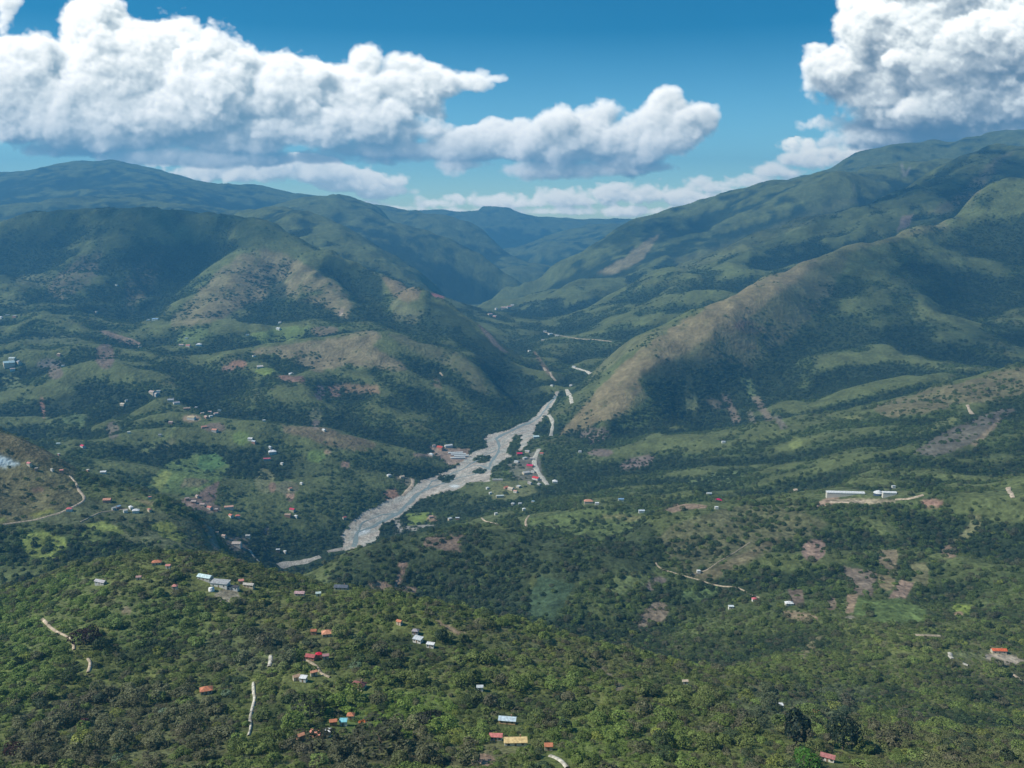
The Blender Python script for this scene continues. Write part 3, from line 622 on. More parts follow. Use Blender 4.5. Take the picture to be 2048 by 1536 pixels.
# river bed
BED = [(688,1100),(682,1069),(705,1046),(722,1027),(759,1010),(776,1000),(813,988),(841,961),(867,953),(890,943),(915,931),(946,905),(976,894),(968,876),(983,866),(1012,861),(1038,849),(1069,834),(1086,813),(1106,796),(1112,784),
       (1120,784),(1108,806),(1098,822),(1090,834),(1074,848),(1067,868),(1060,884),(1040,903),(1014,916),(985,936),(979,962),(940,966),(907,982),(842,997),(815,1022),(797,1037),(764,1049),(760,1066),(750,1083),(712,1099)]
sl, bedm = patch_mask(BED, 3.2, 0, (1700, 3700))
isl = np.zeros_like(bedm)
ISL = [ell(963,919,18,6), ell(892,957,16,8), ell(958,943,15,4), [(1012,905),(1030,870),(1042,872),(1040,895),(1025,912)]]
for e in ISL:
    s2, m2 = patch_mask(e, 2.5, 0, (1700, 3700))
    t = np.zeros((NA, NQ), np.float32); t[s2] = m2; isl = np.maximum(isl, t[sl])
BEDM = np.zeros((NA, NQ), bool); BEDM[sl] = (bedm > 0.5) & (isl < 0.5)
xx, yy = X[sl], Y[sl]
fl = (xx * 0.55 + yy * 0.83); ac = (xx * 0.83 - yy * 0.55)
st = fbm2(ac / 17 + 1.3 * noise2(fl / 160, ac / 160, 3), fl / 150, 4, 13)
g = np.array((.45, .40, .335), np.float32) * (1 + 0.55 * st + 0.25 * (grain[sl] - 1))[..., None]
wtr = np.clip(st * 5 + 0.1, 0, 1)[..., None] * 0.65
g = g * (1 - wtr) + np.array((.25, .27, .24), np.float32) * wtr
b = BEDM[sl][..., None]
C[sl] = np.where(b, g, C[sl]); DENS[sl] = np.where(BEDM[sl], 0, DENS[sl])
patch(ell(724,1064,16,5,-15), (.62,.66,.66), 0, .85, 4, 1, yr=(1700, 2200)); patch(ell(908,972,10,3), (.5,.54,.54), 0, .8, 3, 1, yr=(1900, 2700))
patch([(690,1060),(725,1028),(780,1004),(800,1000),(740,1030),(700,1062),(695,1085),(688,1088)], (.40,.35,.28), 0, .75, 4, 1, yr=(1700, 2300))
print("cover", _t.time() - _t0)
# ---------------------------------------------------------------- helpers for objects
def tag(o, label=None, category=None, group=None, kind=None):
    if label: o['label'] = label
    if category: o['category'] = category
    if group: o['group'] = group
    if kind: o['kind'] = kind
    return o

def mesh_np(name, V, F, mat=None, smooth=False, color=None, cname="Col"):
    """V (n,3), F (m,4) or (m,3)"""
    me = bpy.data.meshes.new(name)
    V = np.asarray(V, np.float32); F = np.asarray(F, np.int32)
    k = F.shape[1]
    me.vertices.add(len(V)); me.vertices.foreach_set("co", V.ravel())
    me.loops.add(F.size); me.loops.foreach_set("vertex_index", F.ravel())
    me.polygons.add(len(F)); me.polygons.foreach_set("loop_start", np.arange(0, F.size, k, dtype=np.int32))
    try: me.polygons.foreach_set("loop_total", np.full(len(F), k, np.int32))
    except Exception: pass
    me.polygons.foreach_set("use_smooth", np.full(len(F), smooth, bool))
    if color is not None:
        at = me.color_attributes.new(cname, 'FLOAT_COLOR', 'POINT')
        c4 = np.ones((len(V), 4), np.float32); c4[:, :color.shape[1]] = color
        at.data.foreach_set("color", c4.ravel())
    me.update(); me.validate()
    if mat: me.materials.append(mat)
    return me

def link(name, me, parent=None):
    o = bpy.data.objects.new(name, me); COL.objects.link(o)
    if parent: o.parent = parent
    return o

def empty(name, loc, rz=0):
    o = bpy.data.objects.new(name, None); COL.objects.link(o)
    o.location = loc; o.rotation_euler = (0, 0, rz); o.empty_display_size = 2
    return o

def nodes(mat):
    mat.use_nodes = True
    nt = mat.node_tree; nt.nodes.clear()
    return nt, nt.nodes.new, nt.links.new

# ---------------------------------------------------------------- ground material and meshes
def ground_mat(name, lump=9.0, bump=1.0, rough=1.0, var=.45):
    m = bpy.data.materials.new(name); nt, N, Lk = nodes(m)
    at = N("ShaderNodeAttribute"); at.attribute_name = "Col"
    tc = N("ShaderNodeTexCoord")
    n1 = N("ShaderNodeTexNoise"); n1.inputs["Scale"].default_value = 1.0 / lump; n1.inputs["Detail"].default_value = 4
    n2 = N("ShaderNodeTexNoise"); n2.inputs["Scale"].default_value = 1.0 / (lump * 4.5); n2.inputs["Detail"].default_value = 3
    Lk(tc.outputs["Object"], n1.inputs["Vector"]); Lk(tc.outputs["Object"], n2.inputs["Vector"])
    r1 = N("ShaderNodeMapRange"); r1.inputs[1].default_value = .3; r1.inputs[2].default_value = .7; r1.inputs[3].default_value = 1 - var; r1.inputs[4].default_value = 1 + var
    r2 = N("ShaderNodeMapRange"); r2.inputs[1].default_value = .3; r2.inputs[2].default_value = .7; r2.inputs[3].default_value = .75; r2.inputs[4].default_value = 1.25
    Lk(n1.outputs[0], r1.inputs[0]); Lk(n2.outputs[0], r2.inputs[0])
    mu = N("ShaderNodeMath"); mu.operation = 'MULTIPLY'; Lk(r1.outputs[0], mu.inputs[0]); Lk(r2.outputs[0], mu.inputs[1])
    vm = N("ShaderNodeVectorMath"); vm.operation = 'SCALE'; Lk(at.outputs["Color"], vm.inputs[0]); Lk(mu.outputs[0], vm.inputs["Scale"])
    bp = N("ShaderNodeBump"); bp.inputs["Strength"].default_value = bump; bp.inputs["Distance"].default_value = lump * 0.6
    Lk(n1.outputs[0], bp.inputs["Height"])
    b = N("ShaderNodeBsdfPrincipled"); b.inputs["Roughness"].default_value = rough; b.inputs["Specular IOR Level"].default_value = 0.1
    Lk(vm.outputs[0], b.inputs["Base Color"]); Lk(bp.outputs[0], b.inputs["Normal"])
    o = N("ShaderNodeOutputMaterial"); Lk(b.outputs[0], o.inputs[0])
    return m

# roads: sampled along the ground, cut through the bush
ROADS = []
def trace(pts, step=4.0):
    out = []
    for (x0, y0), (x1, y1) in zip(pts[:-1], pts[1:]):
        n = max(int(math.hypot(x1 - x0, y1 - y0) / step), 1)
        for k in range(n): out.append(hit(x0 + (x1 - x0) * k / n, y0 + (y1 - y0) * k / n))
    out.append(hit(*pts[-1]))
    out = np.array(out)
    keep = [0]
    for i in range(1, len(out)):                             # drop jumps across a skyline
        if abs(math.log(out[i, 1] / out[keep[-1], 1])) < 0.07: keep.append(i)
    out = out[keep]
    for _ in range(2):
        if len(out) > 4: out[1:-1] = (out[:-2] + 2 * out[1:-1] + out[2:]) / 4
    return out

def road(name, label, cat, pts, width, color, clear=6.0, kind='structure', lift=0.9):
    L = trace(pts)
    if len(L) < 2: print("short road", pts[0]); return
    d = np.gradient(L, axis=0); d /= np.maximum(np.hypot(d[:, 0], d[:, 1]), 1e-6)[:, None]
    nrm = np.stack([-d[:, 1], d[:, 0]], 1)
    ss = np.concatenate([[0], np.cumsum(np.hypot(*np.diff(L, axis=0).T))])
    wv = width * (1 + 0.7 * fbm2(ss / 40, ss * 0 + len(ROADS), 3, 7))
    V = []; m = 5
    for k in range(m):
        o = (k / (m - 1) - 0.5)
        p = L + nrm * (wv * o)[:, None]
        z = bil(Z, p[:, 0], p[:, 1]) + lift - (0.9 if k in (0, m - 1) else 0)
        V.append(np.stack([p[:, 0], p[:, 1], z], 1))
    n = len(L); V = np.concatenate(V)
    F = [(k * n + i, k * n + i + 1, (k + 1) * n + i + 1, (k + 1) * n + i) for k in range(m - 1) for i in range(n - 1)]
    c = np.array(color)[None, :] * (1 + 0.3 * fbm2(V[:, 0] / 15, V[:, 1] / 15, 3, 3))[:, None]
    o = link(name, mesh_np(name, V, np.array(F)[:, ::-1], M_TRACK, True, c))
    tag(o, kind=kind)
    ROADS.append((L, width / 2 + clear))
    return o

def clear_line(L, r, front=9.0):
    """thin the bush along a line and on its viewer's side"""
    x0, x1, y0, y1 = L[:, 0].min() - r, L[:, 0].max() + r, L[:, 1].min() - r - front, L[:, 1].max() + r
    j0, j1 = int(iq(math.log(max(y0, 200)))), int(iq(math.log(y1))) + 2
    i0 = int(ia(min(x0 / y0, x0 / y1))); i1 = int(ia(max(x1 / y0, x1 / y1))) + 2
    sl = (slice(i0, i1), slice(j0, j1))
    if len(L) == 1: L = np.concatenate([L, L + [[0.1, 0.1]]])
    for dy in (0, front * 0.5, front):
        DENS[sl] *= np.clip(dist_to_line(X[sl], Y[sl] + dy, L) / r - 0.6, 0, 1)

M_TRACK = ground_mat("track_surface", 3.0, 0.3)
CONC = (.46, .43, .36); EARTH = (.42, .34, .25); DUSK = (.34, .28, .20)
road("road", 0, 0, [(1078,898),(1069,915),(1068,930),(1078,947),(1095,970)], 13, CONC, 8)
road("road", 0, 0, [(1097,830),(1104,838),(1106,850),(1101,872)], 11, CONC, 8)
road("road", 0, 0, [(1133,779),(1139,788),(1144,807)], 14, CONC, 10)
road("road", 0, 0, [(1112,762),(1103,752),(1094,741),(1088,735)], 10, EARTH, 8)
road("road", 0, 0, [(1145,734),(1158,738),(1184,745)], 10, CONC, 8)
road("road", 0, 0, [(1088,664),(1105,668),(1130,673),(1160,678),(1190,679),(1224,683)], 10, DUSK, 8)
road("dirt_road", 0, 0, [(140,952),(152,965),(158,982),(171,995),(168,1002),(150,1012),(120,1026)], 4.2, EARTH, 3)
road("dirt_road", 0, 0, [(120,1026),(70,1040),(0,1050),(-80,1054)], 4.5, DUSK, 4)
road("dirt_road", 0, 0, [(160,1045),(200,1025),(255,1018)], 2.4, DUSK, 3)
road("dirt_road", 0, 0, [(84,1238),(93,1245),(100,1254),(108,1261),(125,1269),(140,1276),(147,1285),(148,1300)], 2.1, EARTH, 1.2)
road("dirt_road", 0, 0, [(176,1318),(182,1325),(180,1335),(176,1346)], 2.4, EARTH, 1.2)
road("dirt_road", 0, 0, [(507,1366),(507,1382),(510,1398),(504,1420),(500,1440),(502,1455),(497,1472)], 1.9, CONC, 1.0)
road("dirt_road", 0, 0, [(541,1312),(542,1322),(538,1334)], 2.4, CONC, 1)
road("dirt_road", 0, 0, [(608,1320),(625,1326),(636,1335),(640,1346),(652,1352),(660,1355)], 2.2, DUSK, 1.5)
road("dirt_road", 0, 0, [(1312,1126),(1316,1134),(1330,1141),(1345,1145),(1362,1150),(1378,1155),(1400,1160),(1420,1168),(1445,1173),(1470,1174),(1490,1182),(1505,1190),(1520,1196)], 2.6, DUSK, 2)
road("dirt_road", 0, 0, [(963,1036),(968,1042),(985,1046),(1000,1051),(1008,1056)], 4, EARTH, 5)
road("dirt_road", 0, 0, [(1058,1031),(1050,1043),(1050,1050),(1057,1055)], 4, EARTH, 5)
road("dirt_road", 0, 0, [(825,958),(828,964),(822,975),(811,985),(806,992)], 10, EARTH, 5)
road("dirt_road", 0, 0, [(1790,999),(1815,998),(1836,993),(1846,990)], 5, EARTH, 4)
road("dirt_road", 0, 0, [(1730,1002),(1700,1005),(1660,1004)], 6, EARTH, 4)
road("dirt_road", 0, 0, [(2016,975),(2019,985),(2026,996)], 7, EARTH, 4)
road("dirt_road", 0, 0, [(1935,810),(1938,820),(1945,829)], 9, EARTH, 4)
road("dirt_road", 0, 0, [(1100,1512),(1112,1516),(1125,1524),(1135,1536)], 3.6, CONC, 3)
road("dirt_road", 0, 0, [(1900,1306),(1901,1314),(1906,1318)], 5, CONC, 3)
road("dirt_road", 0, 0, [(1926,1327),(1936,1331)], 4, CONC, 3); road("dirt_road", 0, 0, [(2028,1350),(2045,1362),(2075,1380)], 5, EARTH, 3)
road("dirt_road", 0, 0, [(1830,1270),(1880,1272)], 3.4, DUSK, 3); road("dirt_road", 0, 0, [(1590,978),(1592,990)], 9, EARTH, 4)
road("dirt_road", 0, 0, [(655,1104),(672,1100),(688,1097)], 14, (.30,.27,.23), 4); road("dirt_road", 0, 0, [(558,1133),(575,1128),(600,1125),(615,1122),(640,1113)], 16, (.33,.31,.27), 4)
road("dirt_road", 0, 0, [(1500,1085),(1470,1105),(1440,1122),(1415,1140),(1385,1150)], 1.8, DUSK, 1)
road("dirt_road", 0, 0, [(500,1100),(505,1110),(520,1125)], 6, (.3,.3,.27), 3)
road("dirt_road", 0, 0, [(215,665),(240,672),(262,678),(280,688)], 10, (.26,.19,.14), 5)
road("dirt_road", 0, 0, [(685,626),(680,632)], 10, EARTH, 5)
road("dirt_road", 0, 0, [(880,745),(886,752)], 6, DUSK, 5)

# ---------------------------------------------------------------- water of the river, in braids over the gravel
def channel(pts, width):
    L = trace(pts, 3.0)
    d = np.gradient(L, axis=0); d /= np.maximum(np.hypot(d[:, 0], d[:, 1]), 1e-6)[:, None]
    nrm = np.stack([-d[:, 1], d[:, 0]], 1)
    ss = np.concatenate([[0], np.cumsum(np.hypot(*np.diff(L, axis=0).T))])
    L = L + nrm * (10 * fbm2(ss / 90, ss * 0 + width, 2, 19))[:, None]
    wv = width * (0.9 + 0.9 * fbm2(ss / 60, ss * 0, 3, 17))
    V = []
    for k in range(4):
        p = L + nrm * (wv * (k / 3 - 0.5))[:, None]
        V.append(np.stack([p[:, 0], p[:, 1], bil(Z, p[:, 0], p[:, 1]) + 0.25], 1))
    n = len(L); V = np.concatenate(V)
    return V, np.array([(k * n + i + 1, k * n + i, (k + 1) * n + i, (k + 1) * n + i + 1) for k in range(3) for i in range(n - 1)])
m = bpy.data.materials.new("river_water"); nt, N, Lk = nodes(m)
tc = N("ShaderNodeTexCoord"); no = N("ShaderNodeTexNoise"); no.inputs["Scale"].default_value = 0.25; no.inputs["Detail"].default_value = 3
Lk(tc.outputs["Object"], no.inputs["Vector"]); rp = N("ShaderNodeMapRange"); rp.inputs[1].default_value = .62; rp.inputs[2].default_value = .75
Lk(no.outputs[0], rp.inputs[0]); mx = N("ShaderNodeMix"); mx.data_type = 'RGBA'; mx.inputs[6].default_value = (.20, .245, .235, 1); mx.inputs[7].default_value = (.5, .55, .55, 1)
Lk(rp.outputs[0], mx.inputs[0]); b = N("ShaderNodeBsdfPrincipled"); Lk(mx.outputs[2], b.inputs["Base Color"]); b.inputs["Roughness"].default_value = 0.6
bp = N("ShaderNodeBump"); bp.inputs["Distance"].default_value = .5; Lk(no.outputs[0], bp.inputs["Height"]); Lk(bp.outputs[0], b.inputs["Normal"])
o = N("ShaderNodeOutputMaterial"); Lk(b.outputs[0], o.inputs[0]); M_WATER = m
VV, FF, off = [], [], 0
for pts, w_ in (([(706,1094),(708,1080),(714,1066),(735,1055),(768,1042),(800,1025),(818,1005),(842,985),(880,968),(920,955),(955,948),(978,935),(990,915),(999,895),(990,878),(1010,868),(1045,852),(1075,838),(1093,815),(1112,792)], 9),
                ([(842,985),(868,962),(900,946),(925,940),(945,925),(975,908),(992,900)], 5), ([(800,1025),(765,1030),(728,1045),(712,1070)], 4), ([(980,940),(960,930),(930,935)], 6)):
    V_, F_ = channel(pts, w_); VV.append(V_); FF.append(F_ + off); off += len(V_)
tag(link("water", mesh_np("water", np.concatenate(VV), np.concatenate(FF), M_WATER, True)), kind='structure')

# ---------------------------------------------------------------- houses
_mc = {}
def paint(col, rough=0.85, kind='plaster'):
    key = (tuple(col), rough, kind)
    if key in _mc: return _mc[key]
    m = bpy.data.materials.new(kind); nt, N, Lk = nodes(m)
    tc = N("ShaderNodeTexCoord"); no = N("ShaderNodeTexNoise"); no.inputs["Scale"].default_value = 0.7; no.inputs["Detail"].default_value = 4
    Lk(tc.outputs["Object"], no.inputs["Vector"])
    r = N("ShaderNodeMapRange"); r.inputs[1].default_value = .35; r.inputs[2].default_value = .65; r.inputs[3].default_value = .86 if kind == 'plaster' else .66; r.inputs[4].default_value = 1.1
    Lk(no.outputs[0], r.inputs[0]); last = r.outputs[0]
    if kind in ('tiles', 'sheet_metal'):
        w = N("ShaderNodeTexWave"); w.inputs["Scale"].default_value = 1.6 if kind == 'tiles' else 1.0; w.inputs["Distortion"].default_value = .3
        Lk(tc.outputs["Object"], w.inputs["Vector"]); r2 = N("ShaderNodeMapRange"); r2.inputs[3].default_value = .86; r2.inputs[4].default_value = 1.06
        Lk(w.outputs[1], r2.inputs[0]); mm = N("ShaderNodeMath"); mm.operation = 'MULTIPLY'; Lk(last, mm.inputs[0]); Lk(r2.outputs[0], mm.inputs[1]); last = mm.outputs[0]
    vm = N("ShaderNodeVectorMath"); vm.operation = 'SCALE'; vm.inputs[0].default_value = col; Lk(last, vm.inputs["Scale"])
    b = N("ShaderNodeBsdfPrincipled"); b.inputs["Roughness"].default_value = rough; b.inputs["Specular IOR Level"].default_value = 0.25
    Lk(vm.outputs[0], b.inputs["Base Color"]); o = N("ShaderNodeOutputMaterial"); Lk(b.outputs[0], o.inputs[0])
    _mc[key] = m
    return m

class MB:
    def __init__(s): s.v = []; s.f = []
    def face_solid(s, ring_a, ring_b):
        """closed solid between two matching rings of points"""
        n = len(ring_a); o = len(s.v); s.v += list(ring_a) + list(ring_b)
        s.f.append(tuple(o + i for i in reversed(range(n)))); s.f.append(tuple(o + n + i for i in range(n)))
        for i in range(n): j = (i + 1) % n; s.f.append((o + i, o + j, o + n + j, o + n + i))
    def box(s, x0, x1, y0, y1, z0, z1):
        s.face_solid([(x0, y0, z0), (x1, y0, z0), (x1, y1, z0), (x0, y1, z0)], [(x0, y0, z1), (x1, y0, z1), (x1, y1, z1), (x0, y1, z1)])
    def prism_x(s, prof, x0, x1):
        """profile in (y, z), counter-clockwise seen from +x, swept along x"""
        s.face_solid([(x0, y, z) for y, z in prof], [(x1, y, z) for y, z in prof])
    def cyl(s, x, y, z0, z1, r0, r1, n=12):
        A = [(x + r0 * math.cos(t), y + r0 * math.sin(t), z0) for t in np.linspace(0, 2 * math.pi, n, endpoint=False)]
        B = [(x + r1 * math.cos(t), y + r1 * math.sin(t), z1) for t in np.linspace(0, 2 * math.pi, n, endpoint=False)]
        s.face_solid(A, B)
    def build(s, name, mat, parent=None, smooth=False):
        me = bpy.data.meshes.new(name); me.from_pydata(s.v, [], s.f); me.validate(); me.materials.append(mat)
        if smooth:
            for p in me.polygons: p.use_smooth = len(p.vertices) == 4
        return link(name, me, parent)

W_WHT = (.72, .70, .64); W_CRM = (.58, .50, .38); W_BRK = (.42, .24, .17); W_GRY = (.45, .44, .41)
R_ORG = (.58, .22, .12); R_PCH = (.70, .33, .20); R_RED = (.48, .09, .09); R_PNK = (.62, .26, .22); R_MAR = (.27, .105, .095); R_SLT = (.12, .14, .18)
R_WHT = (.80, .81, .80); R_GRY = (.42, .43, .43); R_BLU = (.38, .58, .68); R_YEL = (.78, .58, .28); R_ZNC = (.60, .64, .66)

def roof_solid(L, D, h, rise, ov, kind):
    m = MB(); t = 0.18
    if kind == 'gable':
        e = D / 2 + ov; sl = rise / (D / 2); ze = h - sl * ov
        m.prism_x([(-e, ze), (0, h + rise), (0, h + rise + t), (-e, ze + t)][::-1], -L / 2 - ov, L / 2 + ov)
        m.prism_x([(0.0, h + rise), (e, ze), (e, ze + t), (0.0, h + rise + t)][::-1], -L / 2 - ov, L / 2 + ov)
    elif kind == 'shed':
        e = D / 2 + ov
        m.prism_x([(-e, h - .1), (e, h + rise), (e, h + rise + t), (-e, h - .1 + t)][::-1], -L / 2 - ov, L / 2 + ov)
    elif kind == 'hip':
        a, b = L / 2 + ov, D / 2 + ov; r = max(L / 2 - D / 2, 0.15)
        m.face_solid([(-a, -b, h - .1), (a, -b, h - .1), (a, b, h - .1), (-a, b, h - .1)], [(-r, -.12, h + rise), (r, -.12, h + rise), (r, .12, h + rise), (-r, .12, h + rise)])
    elif kind == 'flat':
        m.box(-L / 2 - ov * .5, L / 2 + ov * .5, -D / 2 - ov * .5, D / 2 + ov * .5, h, h + .3)
    elif kind == 'arch':
        n = 9; pr = [(math.cos(t) * (D / 2 + ov), h - .1 + math.sin(t) * rise) for t in np.linspace(0, math.pi, n)]
        m.prism_x(pr[::-1], -L / 2 - ov, L / 2 + ov)
    return m

def house(px, py, wpx, kind, roofc, wallc, yaw, ratio, label, group=None, name='house', cat='house', parts=None, wallh=2.7, roofname='roof'):
    x, y = hit(px, py)
    L = max(wpx * y / F_PX, 4.0); D = L * ratio
    if L < D: pass
    r = math.radians(yaw)
    pts = [(x + sx * L * .5 * math.cos(r) - sy * D * .5 * math.sin(r), y + sx * L * .5 * math.sin(r) + sy * D * .5 * math.cos(r)) for sx in (-1, 0, 1) for sy in (-1, 0, 1)]
    zs = [zat(*p) for p in pts]
    z = max(zs) * .65 + min(zs) * .35 + (1.2 if y > 1200 else .3)
    low = min(zs) - z - 1.0
    e = empty(name, (x, y, z), r)
    tag(e, label, cat, group)
    near_ = y < 1150
    h = wallh * (1.0 if L < 14 else 1.25) * (1.15 if y > 1600 else 1.0)
    rise = {'gable': .22 * D, 'shed': .12 * D, 'hip': .28 * D, 'flat': 0, 'arch': .30 * D}[kind] + (0 if kind == 'flat' else .3)
    w = MB()
    if kind == 'gable': w.prism_x([(-D / 2, low), (D / 2, low), (D / 2, h - .02), (0, h + rise - .04), (-D / 2, h - .02)], -L / 2, L / 2)
    elif kind == 'shed': w.prism_x([(-D / 2, low), (D / 2, low), (D / 2, h + rise * .9), (-D / 2, h - .12)], -L / 2, L / 2)
    else: w.box(-L / 2, L / 2, -D / 2, D / 2, low, h - .12 if kind in ('hip', 'arch') else h - .01)
    w.build('wall', paint(wallc), e)
    rm = 'tiles' if roofc in (R_ORG, R_PCH, R_RED, R_PNK, R_MAR) else 'sheet_metal'
    roof = roof_solid(L, D, h, rise, .5 if L > 6 else .35, kind).build(roofname, paint(roofc, .75 if rm == 'tiles' else .45, rm), e)
    if near_:                                                # the openings of the nearer houses, on the valley-facing and gable sides
        fr = paint((.30, .20, .13), .7, 'timber'); gl = paint((.05, .07, .08), .15, 'window_glass')
        dr = MB(); dr.box(-.5, .5, -D / 2 - .06, -D / 2 + .02, 0, 2.05)
        dd = dr.build('door', fr, e)
        hd = MB(); hd.box(.32, .40, -D / 2 - .11, -D / 2 - .06, .95, 1.1); hd.build('handle', paint((.5, .5, .48), .3, 'metal'), dd)
        for k, sx in enumerate((-.32, .32)):
            if abs(sx) * L < 1.4: continue
            wd = MB(); cx = sx * L; c0, c1 = -D / 2 - .05, -D / 2 + .02
            for a0, a1, b0, b1 in ((-.62, .62, .9, .98), (-.62, .62, 1.92, 2.0), (-.62, -.54, .98, 1.92), (.54, .62, .98, 1.92)): wd.box(cx + a0, cx + a1, c0, c1, b0, b1)
            wf = wd.build('window', fr, e)
            pn = MB(); pn.box(cx - .54, cx + .54, -D / 2 - .025, -D / 2 + .015, .98, 1.92); pn.build('pane', gl, wf)
        wd = MB(); wd.box(L / 2 - .02, L / 2 + .05, -.5, .5, .95, 1.9); wd.build('window', gl, e)
        if kind in ('gable', 'hip') and L > 8:
            ch = MB(); ch.box(L * .2, L * .2 + .6, .3, .9, h, h + rise + .9); ch.box(L * .2 - .08, L * .2 + .68, .22, .98, h + rise + .9, h + rise + 1.02); ch.build('chimney', paint(W_BRK), roof)
    clear_line(np.array([[x, y]]), max(L, D) * .62 + (2.5 if near_ else 6), 10 if near_ else 14)
    return e

